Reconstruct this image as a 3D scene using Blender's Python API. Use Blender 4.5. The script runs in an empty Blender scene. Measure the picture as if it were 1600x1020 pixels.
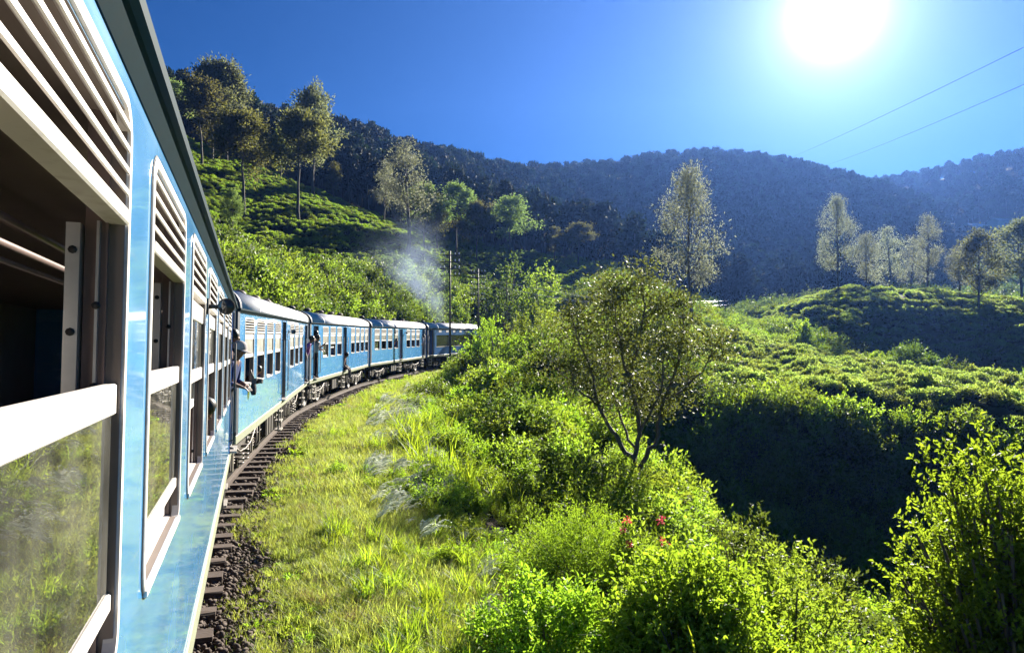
import bpy, math, random
import numpy as np
from mathutils import Matrix, Vector
R = math.radians
rng = np.random.default_rng(7)
random.seed(7)
sc = bpy.context.scene
col = sc.collection

# ------------------------------------------------------------------ camera
CAMZ = 2.62
PITCH, ROLL, FPX = 0.0344, -0.0049, 1062.0
cam_d = bpy.data.cameras.new('camera')
cam = bpy.data.objects.new('camera', cam_d)
col.objects.link(cam)
cam_d.sensor_width = 36.0
cam_d.lens = FPX / 1600 * 36
cam_d.clip_start = 0.03
cam_d.clip_end = 3000
CM = Matrix.Rotation(math.pi / 2 + PITCH, 4, 'X') @ Matrix.Rotation(ROLL, 4, 'Z')
cam.matrix_world = Matrix.Translation((0, 0, CAMZ)) @ CM
sc.camera = cam

# ------------------------------------------------------------------ sky, sun, exposure
SUN = Vector((0.484, 1.0, 0.500)).normalized()
sun_el = math.asin(SUN.z)
sun_az = math.atan2(SUN.x, SUN.y)
world = bpy.data.worlds.new('World')
sc.world = world
world.use_nodes = True
wn, wl = world.node_tree.nodes, world.node_tree.links
wn.clear()
w_out = wn.new('ShaderNodeOutputWorld')
w_bg = wn.new('ShaderNodeBackground')
w_sky = wn.new('ShaderNodeTexSky')
w_sky.sky_type = 'NISHITA'
w_sky.sun_disc = False
w_sky.sun_elevation = sun_el
w_sky.sun_rotation = sun_az
w_sky.altitude = 1800
w_sky.air_density = 1.0
w_sky.dust_density = 0.3
w_sky.ozone_density = 4.0
w_hs = wn.new('ShaderNodeHueSaturation')
w_hs.inputs['Saturation'].default_value = 1.5
w_hs.inputs['Value'].default_value = 0.34
wl.new(w_sky.outputs[0], w_hs.inputs['Color'])
w_tint = wn.new('ShaderNodeVectorMath'); w_tint.operation = 'MULTIPLY'      # clear high-altitude air: deeper blue
w_tint.inputs[1].default_value = (0.05, 0.86, 1.16)
wl.new(w_hs.outputs[0], w_tint.inputs[0])
# glare round the sun painted into the sky colour, by the angle to it
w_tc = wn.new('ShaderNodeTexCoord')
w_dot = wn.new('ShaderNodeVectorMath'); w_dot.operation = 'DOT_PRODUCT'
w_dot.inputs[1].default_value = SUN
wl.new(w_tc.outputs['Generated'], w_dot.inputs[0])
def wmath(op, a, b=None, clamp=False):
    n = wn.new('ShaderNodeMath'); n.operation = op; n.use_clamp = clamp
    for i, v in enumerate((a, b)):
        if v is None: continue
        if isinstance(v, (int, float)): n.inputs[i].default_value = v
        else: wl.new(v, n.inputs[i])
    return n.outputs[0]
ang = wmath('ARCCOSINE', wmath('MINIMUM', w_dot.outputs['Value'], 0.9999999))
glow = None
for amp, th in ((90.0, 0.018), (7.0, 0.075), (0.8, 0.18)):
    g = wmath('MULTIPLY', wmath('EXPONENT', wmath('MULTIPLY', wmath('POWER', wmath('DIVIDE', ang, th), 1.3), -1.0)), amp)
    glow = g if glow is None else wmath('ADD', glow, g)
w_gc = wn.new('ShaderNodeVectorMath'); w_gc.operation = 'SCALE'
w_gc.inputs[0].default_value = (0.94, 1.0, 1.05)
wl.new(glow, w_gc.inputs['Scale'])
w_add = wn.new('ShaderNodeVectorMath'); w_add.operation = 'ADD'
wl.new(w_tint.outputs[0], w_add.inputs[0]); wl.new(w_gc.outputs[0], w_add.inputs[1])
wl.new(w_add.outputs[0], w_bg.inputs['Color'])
w_bg.inputs['Strength'].default_value = 0.05
wl.new(w_bg.outputs[0], w_out.inputs['Surface'])

sun_d = bpy.data.lights.new('sun', 'SUN')
sun_d.energy = 5.0
sun_d.angle = R(0.53)
sun_d.color = (1.0, 0.93, 0.80)
sun = bpy.data.objects.new('sun', sun_d)
col.objects.link(sun)
sun.rotation_euler = SUN.to_track_quat('Z', 'Y').to_euler()
sun.location = (60, 120, 80)

sc.view_settings.view_transform = 'Standard'
sc.view_settings.look = 'None'
sc.view_settings.gamma = 1.0
sc.view_settings.use_curve_mapping = False
sc.view_settings.exposure = 1.95
sc.render.engine = 'CYCLES'
cy = sc.cycles
cy.use_denoising = True
cy.max_bounces = 7
cy.diffuse_bounces = 3
cy.glossy_bounces = 3
cy.transmission_bounces = 4
cy.transparent_max_bounces = 8
cy.volume_bounces = 0
cy.sample_clamp_indirect = 6.0
cy.sample_clamp_direct = 0.0
cy.use_adaptive_sampling = True
cy.adaptive_threshold = 0.02
cy.caustics_reflective = False
cy.caustics_refractive = False

# ------------------------------------------------------------------ helpers
def at(px, py, Y):
    """point of the place seen in direction (px, py) of the 1600 px photograph, Y metres ahead"""
    d = CM.to_3x3() @ Vector(((px - 800) / FPX, -(py - 510) / FPX, -1))
    t = Y / d.y
    return Vector((d.x * t, Y, CAMZ + d.z * t))

def tag(o, label=None, cat=None, group=None, kind=None):
    if label: o['label'] = label
    if cat: o['category'] = cat
    if group: o['group'] = group
    if kind: o['kind'] = kind
    return o

def empty(name, loc=(0, 0, 0), parent=None):
    o = bpy.data.objects.new(name, None)
    o.empty_display_size = 0.3
    o.location = loc
    col.objects.link(o)
    o.parent = parent
    return o

def link(name, me, parent=None):
    o = bpy.data.objects.new(name, me)
    col.objects.link(o)
    if parent: o.parent = parent
    return o

class MB:
    def __init__(s): s.v = []; s.f = []; s.m = []; s.sm = []
    def add(s, vs, fs, m=0, smooth=False):
        b = len(s.v)
        s.v += [tuple(v) for v in vs]
        for f in fs:
            s.f.append(tuple(i + b for i in f)); s.m.append(m); s.sm.append(smooth)
        return s
    def box(s, x0, x1, y0, y1, z0, z1, m=0, M=None):
        vs = [Vector(p) for p in ((x0,y0,z0),(x1,y0,z0),(x1,y1,z0),(x0,y1,z0),(x0,y0,z1),(x1,y0,z1),(x1,y1,z1),(x0,y1,z1))]
        if M is not None: vs = [M @ v for v in vs]
        return s.add(vs, [(0,3,2,1),(4,5,6,7),(0,1,5,4),(1,2,6,5),(2,3,7,6),(3,0,4,7)], m)
    def tube(s, pts, rad, n=8, m=0, cap=True, smooth=True):
        pts = [Vector(p) for p in pts]
        if not hasattr(rad, '__len__'): rad = [rad] * len(pts)
        vs = []; fs = []
        prev = None
        for i, p in enumerate(pts):
            d = (pts[min(i + 1, len(pts) - 1)] - pts[max(i - 1, 0)])
            if d.length < 1e-9: d = Vector((0, 0, 1))
            d.normalize()
            if prev is None:
                a = Vector((1, 0, 0)) if abs(d.x) < .9 else Vector((0, 1, 0))
                u = (a - d * a.dot(d)).normalized()
            else:
                u = (prev - d * prev.dot(d))
                u = u.normalized() if u.length > 1e-6 else prev
            prev = u
            w = d.cross(u)
            for k in range(n):
                t = 2 * math.pi * k / n
                vs.append(p + (u * math.cos(t) + w * math.sin(t)) * rad[i])
        for i in range(len(pts) - 1):
            for k in range(n):
                fs.append((i*n+k, i*n+(k+1) % n, (i+1)*n+(k+1) % n, (i+1)*n+k))
        s.add(vs, fs, m, smooth)
        if cap:
            b = len(s.v) - len(vs)
            s.f.append(tuple(b + k for k in range(n - 1, -1, -1))); s.m.append(m); s.sm.append(False)
            e = b + (len(pts) - 1) * n
            s.f.append(tuple(e + k for k in range(n))); s.m.append(m); s.sm.append(False)
        return s
    def lathe(s, prof, n=16, m=0, M=None, smooth=True):
        vs = []
        for r, z in prof:
            for k in range(n):
                t = 2 * math.pi * k / n
                v = Vector((r * math.cos(t), r * math.sin(t), z))
                vs.append(M @ v if M is not None else v)
        fs = [(i*n+k, i*n+(k+1) % n, (i+1)*n+(k+1) % n, (i+1)*n+k) for i in range(len(prof)-1) for k in range(n)]
        return s.add(vs, fs, m, smooth)
    def extr(s, prof, y0, y1, m=0, smooth=False, cap=True):
        """profile of (x, z), counter-clockwise seen from -y, extruded along y"""
        n = len(prof)
        vs = [(x, y0, z) for x, z in prof] + [(x, y1, z) for x, z in prof]
        s.add(vs, [(k, (k+1) % n, n+(k+1) % n, n+k) for k in range(n)], m, smooth)
        if cap:
            b = len(s.v) - 2*n
            s.f.append(tuple(b+k for k in range(n-1, -1, -1))); s.m.append(m); s.sm.append(False)
            s.f.append(tuple(b+n+k for k in range(n))); s.m.append(m); s.sm.append(False)
        return s
    def mesh(s, name, *mats):
        me = bpy.data.meshes.new(name)
        me.from_pydata(s.v, [], s.f)
        for m in mats: me.materials.append(m)
        me.polygons.foreach_set('material_index', s.m)
        me.polygons.foreach_set('use_smooth', s.sm)
        me.update()
        return me
    def build(s, name, *mats, parent=None):
        return link(name, s.mesh(name, *mats), parent)

def np_mesh(name, verts, faces, mat, rnd=None, smooth=False, vcount=4):
    """fast mesh from arrays; every face has vcount corners"""
    me = bpy.data.meshes.new(name)
    nv, nf = len(verts), len(faces)
    me.vertices.add(nv)
    me.vertices.foreach_set('co', np.asarray(verts, np.float32).ravel())
    me.loops.add(nf * vcount)
    me.loops.foreach_set('vertex_index', np.asarray(faces, np.int32).ravel())
    me.polygons.add(nf)
    me.polygons.foreach_set('loop_start', np.arange(0, nf * vcount, vcount, dtype=np.int32))
    if smooth: me.polygons.foreach_set('use_smooth', np.ones(nf, bool))
    if rnd is not None:
        a = me.attributes.new('rnd', 'FLOAT', 'POINT')
        a.data.foreach_set('value', np.asarray(rnd, np.float32))
    if mat: me.materials.append(mat)
    me.update(calc_edges=True)
    return me

# ------------------------------------------------------------------ materials
def nmat(name):
    m = bpy.data.materials.new(name)
    m.use_nodes = True
    nt = m.node_tree
    b = nt.nodes['Principled BSDF']
    return m, nt.nodes, nt.links, b

def paint(name, c, rough=0.5, var=0.12, scale=6.0, metal=0.0, bump=0.0, bscale=40.0, coat=0.0, spec=0.5, dirt=None, dirt_amt=0.0, stretch=(1, 1, 1)):
    m, N, L, b = nmat(name)
    tc = N.new('ShaderNodeTexCoord'); mp = N.new('ShaderNodeMapping')
    mp.inputs['Scale'].default_value = stretch
    L.new(tc.outputs['Object'], mp.inputs[0])
    no = N.new('ShaderNodeTexNoise'); no.inputs['Scale'].default_value = scale; no.inputs['Detail'].default_value = 6
    L.new(mp.outputs[0], no.inputs['Vector'])
    mix = N.new('ShaderNodeMix'); mix.data_type = 'RGBA'
    mix.inputs['A'].default_value = (*[x * (1 - var) for x in c], 1)
    mix.inputs['B'].default_value = (*[min(1, x * (1 + var)) for x in c], 1)
    L.new(no.outputs[0], mix.inputs['Factor'])
    src = mix.outputs['Result']
    if dirt is not None:
        n2 = N.new('ShaderNodeTexNoise'); n2.inputs['Scale'].default_value = scale * 2.7; n2.inputs['Detail'].default_value = 8
        L.new(mp.outputs[0], n2.inputs['Vector'])
        rp = N.new('ShaderNodeMapRange'); rp.inputs['From Min'].default_value = 0.52; rp.inputs['From Max'].default_value = 0.75
        rp.inputs['To Max'].default_value = dirt_amt
        L.new(n2.outputs[0], rp.inputs[0])
        mx = N.new('ShaderNodeMix'); mx.data_type = 'RGBA'
        mx.inputs['B'].default_value = (*dirt, 1)
        L.new(src, mx.inputs['A']); L.new(rp.outputs[0], mx.inputs['Factor'])
        src = mx.outputs['Result']
    L.new(src, b.inputs['Base Color'])
    b.inputs['Roughness'].default_value = rough
    b.inputs['Metallic'].default_value = metal
    b.inputs['Specular IOR Level'].default_value = spec
    b.inputs['Coat Weight'].default_value = coat
    b.inputs['Coat Roughness'].default_value = 0.08
    if bump:
        n3 = N.new('ShaderNodeTexNoise'); n3.inputs['Scale'].default_value = bscale; n3.inputs['Detail'].default_value = 5
        L.new(mp.outputs[0], n3.inputs['Vector'])
        bp = N.new('ShaderNodeBump'); bp.inputs['Strength'].default_value = bump; bp.inputs['Distance'].default_value = 0.02
        L.new(n3.outputs[0], bp.inputs['Height']); L.new(bp.outputs[0], b.inputs['Normal'])
        if coat: L.new(bp.outputs[0], b.inputs['Coat Normal'])
    return m

def leaf_mat(name, dark, light, trans, tf=0.42, rough=0.55, objvar=0.25, spec=0.3):
    m, N, L, b = nmat(name)
    at_ = N.new('ShaderNodeAttribute'); at_.attribute_name = 'rnd'
    oi = N.new('ShaderNodeObjectInfo')
    mix = N.new('ShaderNodeMix'); mix.data_type = 'RGBA'
    mix.inputs['A'].default_value = (*dark, 1); mix.inputs['B'].default_value = (*light, 1)
    L.new(at_.outputs['Fac'], mix.inputs['Factor'])
    def hs(src):
        h = N.new('ShaderNodeHueSaturation')
        mr = N.new('ShaderNodeMapRange'); mr.inputs['To Min'].default_value = 1 - objvar; mr.inputs['To Max'].default_value = 1 + objvar
        L.new(oi.outputs['Random'], mr.inputs[0])
        mh = N.new('ShaderNodeMapRange'); mh.inputs['To Min'].default_value = 0.5 - objvar * .06; mh.inputs['To Max'].default_value = 0.5 + objvar * .05
        L.new(oi.outputs['Random'], mh.inputs[0])
        L.new(mr.outputs[0], h.inputs['Value']); L.new(mh.outputs[0], h.inputs['Hue'])
        L.new(src, h.inputs['Color'])
        return h.outputs[0]
    L.new(hs(mix.outputs['Result']), b.inputs['Base Color'])
    b.inputs['Roughness'].default_value = rough
    b.inputs['Specular IOR Level'].default_value = spec
    tr = N.new('ShaderNodeBsdfTranslucent')
    mt = N.new('ShaderNodeMix'); mt.data_type = 'RGBA'
    mt.inputs['A'].default_value = (*[x * .62 for x in trans], 1); mt.inputs['B'].default_value = (*[min(.9, x * 1.3) for x in trans], 1)
    L.new(at_.outputs['Fac'], mt.inputs['Factor'])
    L.new(hs(mt.outputs['Result']), tr.inputs['Color'])
    ms = N.new('ShaderNodeMixShader'); ms.inputs[0].default_value = tf
    L.new(b.outputs[0], ms.inputs[1]); L.new(tr.outputs[0], ms.inputs[2])
    L.new(ms.outputs[0], N['Material Output'].inputs['Surface'])
    return m

M = {}
def coach_paint(name, c1, c2, c3):
    m, N, L, b = nmat(name)
    tc = N.new('ShaderNodeTexCoord')
    def noise(scl, sc_, det=6, dist=0.0):
        mp = N.new('ShaderNodeMapping'); mp.inputs['Scale'].default_value = scl; L.new(tc.outputs['Object'], mp.inputs[0])
        n = N.new('ShaderNodeTexNoise'); n.inputs['Scale'].default_value = sc_; n.inputs['Detail'].default_value = det; n.inputs['Distortion'].default_value = dist
        L.new(mp.outputs[0], n.inputs['Vector']); return n.outputs[0]
    def rng_(src, a0, a1, t0=0.0, t1=1.0):
        r = N.new('ShaderNodeMapRange'); r.inputs['From Min'].default_value = a0; r.inputs['From Max'].default_value = a1; r.inputs['To Min'].default_value = t0; r.inputs['To Max'].default_value = t1
        L.new(src, r.inputs[0]); return r.outputs[0]
    def mix(A, B, f):
        x = N.new('ShaderNodeMix'); x.data_type = 'RGBA'
        for k, v in (('A', A), ('B', B)):
            if isinstance(v, tuple): x.inputs[k].default_value = (*v, 1)
            else: L.new(v, x.inputs[k])
        L.new(f, x.inputs['Factor']); return x.outputs['Result']
    base = mix(c1, c2, rng_(noise((1, .5, 1.2), 2.0), .3, .7))
    st = mix(base, c3, rng_(noise((1, 5, .3), 2.2, 3), .48, .80, 0, .22))          # run-down streaks
    sc = mix(st, (.62, .70, .75), rng_(noise((1, .6, 9), 3.0, 2, .6), .66, .76, 0, .22))   # fine scratches
    dt = mix(sc, (.13, .14, .13), rng_(noise((1, 1.4, 1), 3.0, 5), .60, .82, 0, .30))    # grime
    L.new(dt, b.inputs['Base Color'])
    L.new(rng_(noise((1, 1, 2), 2.0, 2), .3, .7, .18, .30), b.inputs['Roughness'])
    b.inputs['Coat Weight'].default_value = .8; b.inputs['Coat Roughness'].default_value = .05
    bp = N.new('ShaderNodeBump'); bp.inputs['Strength'].default_value = .07; bp.inputs['Distance'].default_value = .02
    L.new(noise((1, .5, 2.2), 2.4, 1), bp.inputs['Height']); L.new(bp.outputs[0], b.inputs['Normal']); L.new(bp.outputs[0], b.inputs['Coat Normal'])
    return m
M['blue'] = coach_paint('coach_blue_paint', (.085, .32, .66), (.11, .37, .72), (.20, .47, .74))
M['navy'] = paint('coach_dark_blue_paint', (0.035, 0.13, 0.36), rough=0.3, var=0.1, scale=2.2, bump=0.1, bscale=5, coat=0.5)
M['white'] = paint('window_cream_paint', (0.72, 0.68, 0.64), rough=0.42, var=0.06, scale=9, dirt=(0.42, 0.36, 0.30), dirt_amt=0.5)
M['strip'] = paint('sole_strip_paint', (0.27, 0.28, 0.20), rough=0.5, var=0.12, scale=4, dirt=(0.2, .18, .13), dirt_amt=0.6)
M['teal'] = paint('cornice_teal_paint', (0.002, 0.020, 0.030), rough=0.7, var=0.2, scale=8, spec=.08, dirt=(0.010, .02, .024), dirt_amt=.5)
M['roof'] = paint('roof_silver_paint', (0.80, 0.79, 0.82), rough=0.55, var=0.06, scale=1.5, dirt=(0.58, 0.50, 0.47), dirt_amt=0.5)
M['inside'] = paint('interior_panel', (0.20, 0.16, 0.14), rough=0.6, var=0.2, scale=5)
M['inside_dark'] = paint('interior_floor', (0.05, 0.04, 0.04), rough=0.6)
M['jamb'] = paint('window_jamb_brown', (0.16, 0.11, 0.10), rough=0.45, var=0.25, scale=20)
M['alu'] = paint('aluminium_channel', (0.55, 0.53, 0.53), rough=0.35, metal=0.8, var=.15, scale=30)
M['black'] = paint('black_rubber', (0.012, 0.012, 0.014), rough=0.55)
M['gang'] = paint('gangway_rubber', (0.012, 0.02, 0.04), rough=0.6, var=.3, scale=10)
M['iron'] = paint('bogie_iron', (0.035, 0.027, 0.023), rough=0.65, var=0.35, scale=12, dirt=(0.16, .11, .07), dirt_amt=.6)
M['steel'] = paint('worn_steel', (0.16, 0.14, 0.125), rough=0.5, metal=.4, var=.2, scale=10, dirt=(.14, .08, .05), dirt_amt=.7)
M['ladder'] = paint('step_white_paint', (0.40, 0.37, 0.34), rough=0.5, var=.2, scale=14, dirt=(.15, .11, .08), dirt_amt=.7)
M['yellow'] = paint('yellow_paint', (0.62, 0.36, 0.03), rough=0.45)
M['seat'] = paint('seat_vinyl', (0.10, 0.035, 0.035), rough=0.5)
M['lampglass'] = paint('lamp_dark_glass', (0.02, 0.022, 0.025), rough=0.12, coat=.5)
M['wood'] = paint('sleeper_wood', (0.075, 0.050, 0.038), rough=0.8, var=.4, scale=7, bump=.5, bscale=30, stretch=(.25, 2, 2), dirt=(.14, .11, .09), dirt_amt=.6)
M['rail'] = paint('rail_rust', (0.075, 0.05, 0.038), rough=0.6, var=.3, scale=10)
M['railtop'] = paint('rail_polished', (0.55, 0.53, 0.5), rough=0.25, metal=.9)
M['stone'] = paint('ballast_stone', (0.115, 0.09, 0.075), rough=0.9, var=.5, spec=.2, scale=9)
M['bark'] = paint('bark', (0.10, 0.08, 0.062), rough=0.85, var=.4, scale=8, bump=.6, bscale=20, stretch=(2, 2, .4))
M['pole'] = paint('telegraph_pole_iron', (0.022, 0.022, 0.025), rough=0.6)
M['insul'] = paint('insulator_porcelain', (0.8, 0.8, 0.78), rough=0.2)
M['wire'] = paint('wire_metal', (0.012, 0.012, 0.014), rough=0.9, spec=.05)
M['wirebright'] = paint('wire_bright', (0.62, 0.62, 0.6), rough=0.3, metal=.6)

def glass_mat(nm='window_glass', d0=.02, d1=.12):
    m, N, L, b = nmat(nm)
    tc = N.new('ShaderNodeTexCoord'); mp = N.new('ShaderNodeMapping'); mp.inputs['Scale'].default_value = (1, 1.0, 3.0)
    L.new(tc.outputs['Object'], mp.inputs[0])
    no = N.new('ShaderNodeTexNoise'); no.inputs['Scale'].default_value = 9; no.inputs['Detail'].default_value = 2
    L.new(mp.outputs[0], no.inputs['Vector'])
    bp = N.new('ShaderNodeBump'); bp.inputs['Strength'].default_value = 0.012; bp.inputs['Distance'].default_value = 0.01
    L.new(no.outputs[0], bp.inputs['Height'])
    gl = N.new('ShaderNodeBsdfGlossy'); gl.inputs['Roughness'].default_value = 0.004
    gl.inputs['Color'].default_value = (.95, .95, .95, 1)
    L.new(bp.outputs[0], gl.inputs['Normal'])
    tr = N.new('ShaderNodeBsdfTransparent'); tr.inputs['Color'].default_value = (.80, .82, .80, 1)
    fr = N.new('ShaderNodeFresnel'); fr.inputs['IOR'].default_value = 2.1
    L.new(bp.outputs[0], fr.inputs['Normal'])
    mx = N.new('ShaderNodeMixShader')
    L.new(fr.outputs[0], mx.inputs[0]); L.new(tr.outputs[0], mx.inputs[1]); L.new(gl.outputs[0], mx.inputs[2])
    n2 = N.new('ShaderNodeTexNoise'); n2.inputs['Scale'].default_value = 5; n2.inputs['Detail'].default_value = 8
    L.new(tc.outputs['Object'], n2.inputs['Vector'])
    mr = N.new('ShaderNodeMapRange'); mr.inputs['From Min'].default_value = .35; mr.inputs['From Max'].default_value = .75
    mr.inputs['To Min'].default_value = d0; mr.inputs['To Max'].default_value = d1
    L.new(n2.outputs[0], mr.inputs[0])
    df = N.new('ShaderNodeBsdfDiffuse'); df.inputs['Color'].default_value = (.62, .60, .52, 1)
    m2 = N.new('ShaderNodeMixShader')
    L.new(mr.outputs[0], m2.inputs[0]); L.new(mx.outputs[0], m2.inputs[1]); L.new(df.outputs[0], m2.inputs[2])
    L.new(m2.outputs[0], N['Material Output'].inputs['Surface'])
    return m
M['glass'] = glass_mat()
M['skysheen'] = glass_mat('painted_sheen_glass', .42, .62)  # pale diffuse stands in for bright sky reflected in far upper panes

def ground_mat():
    m, N, L, b = nmat('soil_and_litter')
    tc = N.new('ShaderNodeTexCoord')
    n1 = N.new('ShaderNodeTexNoise'); n1.inputs['Scale'].default_value = 0.35; n1.inputs['Detail'].default_value = 9
    n2 = N.new('ShaderNodeTexNoise'); n2.inputs['Scale'].default_value = 9; n2.inputs['Detail'].default_value = 7
    L.new(tc.outputs['Object'], n1.inputs[0]); L.new(tc.outputs['Object'], n2.inputs[0])
    r1 = N.new('ShaderNodeValToRGB')
    r1.color_ramp.elements[0].position = .35; r1.color_ramp.elements[0].color = (.045, .034, .020, 1)
    r1.color_ramp.elements[1].position = .62; r1.color_ramp.elements[1].color = (.055, .070, .018, 1)
    L.new(n1.outputs[0], r1.inputs[0])
    mx = N.new('ShaderNodeMix'); mx.data_type = 'RGBA'; mx.blend_type = 'MULTIPLY'; mx.inputs['Factor'].default_value = .8
    r2 = N.new('ShaderNodeValToRGB'); r2.color_ramp.elements[0].position = .3; r2.color_ramp.elements[0].color = (.35, .33, .3, 1); r2.color_ramp.elements[1].position = .7; r2.color_ramp.elements[1].color = (1.3, 1.25, 1.1, 1)
    L.new(n2.outputs[0], r2.inputs[0])
    L.new(r1.outputs[0], mx.inputs['A']); L.new(r2.outputs[0], mx.inputs['B'])
    L.new(mx.outputs['Result'], b.inputs['Base Color'])
    b.inputs['Roughness'].default_value = .95
    b.inputs['Specular IOR Level'].default_value = .1
    bp = N.new('ShaderNodeBump'); bp.inputs['Strength'].default_value = .6; bp.inputs['Distance'].default_value = .06
    L.new(n2.outputs[0], bp.inputs['Height']); L.new(bp.outputs[0], b.inputs['Normal'])
    return m
M['ground'] = ground_mat()

# ------------------------------------------------------------------ the line the train stands on
PHI, DD, HB, CANT = 0.3658, 0.3108, 1.6201, R(0.7)
W = 1.395
PITCHL, DLT, GRADE, GAP = 14.727, 0.1578, 0.0234, 0.85
RAIL0 = 0.0
def hdg(a): return Vector((math.sin(a), math.cos(a), 0))
def rgt(a): return Vector((math.cos(a), -math.sin(a), 0))
a1 = -PHI
C1 = Vector((0, 0, RAIL0)) - rgt(a1) * (DD + W)          # centre line beside the camera
END1 = C1 + hdg(a1) * 12.01
# coach k: near-end centre, heading, rise
coaches = [(C1 - hdg(a1) * 6.2, a1, 0.0, 18.2)]
c = END1.copy(); a = a1
gap0 = 1.1645
for k in range(1, 5):
    am = a + DLT * .5
    c = c + hdg(am) * gap0 + Vector((0, 0, GRADE * gap0))
    a = a + DLT
    coaches.append((c - hdg(a) * .16, a, GRADE, 13.88))
    c = c + hdg(a) * 13.5628 + Vector((0, 0, GRADE * 13.5628))
TP = [C1 - hdg(a1) * 60, C1 - hdg(a1) * 30, C1 - hdg(a1) * 10, C1, C1 + hdg(a1) * 9.8]
for (o, a_, g, L_) in coaches[1:]:
    for s_ in (2.3, 11.6): TP.append(o + hdg(a_) * s_ + Vector((0, 0, g * s_)))
a_ = coaches[-1][1] + .10
TP.append(TP[-1] + hdg(a_) * 9 + Vector((0, 0, .2)))
a_ += .12
TP.append(TP[-1] + hdg(a_) * 12 + Vector((0, 0, .28)))
def catmull(P, per=12):
    out = []
    for i in range(len(P) - 1):
        p0, p1, p2, p3 = P[max(i-1, 0)], P[i], P[i+1], P[min(i+2, len(P)-1)]
        n = max(4, int((p2 - p1).length / .5))
        for k in range(n):
            t = k / n
            out.append(0.5 * ((2*p1) + (p2-p0)*t + (2*p0-5*p1+4*p2-p3)*t*t + (3*p1-p0-3*p2+p3)*t**3))
    out.append(P[-1])
    return out
TRK = catmull(TP)
TA = np.array([tuple(p) for p in TRK])
TT = np.gradient(TA[:, :2], axis=0); TT /= np.linalg.norm(TT, axis=1)[:, None]
TR = np.stack([TT[:, 1], -TT[:, 0]], 1)
TS = np.concatenate([[0], np.cumsum(np.linalg.norm(np.diff(TA, axis=0), axis=1))])
def track_query(X, Y):
    """signed distance to the right of the line, line height, arc length, distance past its far end"""
    X = np.asarray(X, float).ravel(); Y = np.asarray(Y, float).ravel()
    lat = np.empty_like(X); tz = np.empty_like(X); ss = np.empty_like(X); past = np.empty_like(X)
    for i in range(0, len(X), 20000):
        x, y = X[i:i+20000], Y[i:i+20000]
        d2 = (x[:, None] - TA[None, :, 0])**2 + (y[:, None] - TA[None, :, 1])**2
        j = np.argmin(d2, 1)
        dx, dy = x - TA[j, 0], y - TA[j, 1]
        l = dx * TR[j, 0] + dy * TR[j, 1]
        al = dx * TT[j, 0] + dy * TT[j, 1]
        lat[i:i+20000] = l; tz[i:i+20000] = TA[j, 2]; ss[i:i+20000] = TS[j] + al
        past[i:i+20000] = np.where(j == len(TA) - 1, np.maximum(al, 0), 0)
    return lat, tz, ss, past

# ------------------------------------------------------------------ terrain
CTRL = []
def cp(px, py, Y, dz=0.0):
    p = at(px, py, Y); CTRL.append((p.x, p.y, p.z + dz))
def cw(x, y, z): CTRL.append((x, y, z))
# tea slope left of the line
for q in ((180,150,122),(300,232,116),(400,268,115),(500,306,115),(600,342,115),(700,388,118),(800,402,122),(950,418,126),
          (380,332,90),(465,342,92),(330,385,68),(600,400,88),(520,392,82),(430,425,64),(690,428,96),(760,428,104),
          (250,330,64),(60,90,110),(-200,-150,110)):
    cp(*q, dz=-0.75)
# behind the tea slope: wooded ground
for q in ((420,258,160),(600,328,160),(430,235,205),(560,258,215),(660,285,235),(740,300,255),(250,205,190),(0,140,190),
          (800,385,165),(950,420,160),(1100,490,150)):
    cp(*q)
# wooded hill across the valley
for q in ((740,295,380),(850,297,360),(950,290,350),(1050,277,345),(1150,277,345),(1250,292,340),(1330,312,330),(1400,335,310),(1460,372,290),
          (850,360,240),(1000,380,240),(1150,400,240),(1300,420,230),(1000,440,185),(1150,480,175),(1300,470,180)):
    cp(*q)
# right-hand hill
for q in ((1350,302,460),(1450,290,430),(1560,268,410),(1700,252,390),(1900,240,370),(1420,340,380),(1500,360,310),(1600,362,300),(1500,410,240),(1600,420,230),(1800,350,270),(1450,455,190),(1650,470,190)):
    cp(*q)
for q in ((850,310,520),(1100,305,520),(700,300,560),(1500,330,600),(1800,330,600),(430,260,400),(100,150,400)): cp(*q)
# knoll with tea
for q in ((1205,495,106),(1250,470,110),(1320,452,112),(1400,455,112),(1480,460,112),(1600,470,112),(1750,480,110),
          (1330,494,92),(1450,506,90),(1600,511,89),(1330,545,85),(1450,572,82),(1600,602,78),(1750,612,78),
          (1170,508,105),(1400,470,130),(1250,490,130),(1600,490,130)):
    cp(*q, dz=-0.7)
# plateau with tea
for q in ((1080,606,43),(1200,622,40),(1400,640,38),(1600,658,36),(1800,672,35),(1080,592,46),(1200,604,43),(1400,618,41),(1600,634,39),(1140,612,41.5),(1300,630,39),(1500,648,37),
          (1100,512,72),(1250,540,70),(1400,566,63),(1540,586,57),(1680,604,53),
          (1150,560,55),(1350,592,50),(1550,612,45),(1000,530,60),(940,500,70),(1020,470,85),(1080,495,66)):
    cp(*q, dz=-0.6)
# the cut between plateau and knoll
for q in ((1500,615,68),(1650,640,66),(1350,580,78)): cp(*q, dz=-1.0)
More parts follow.
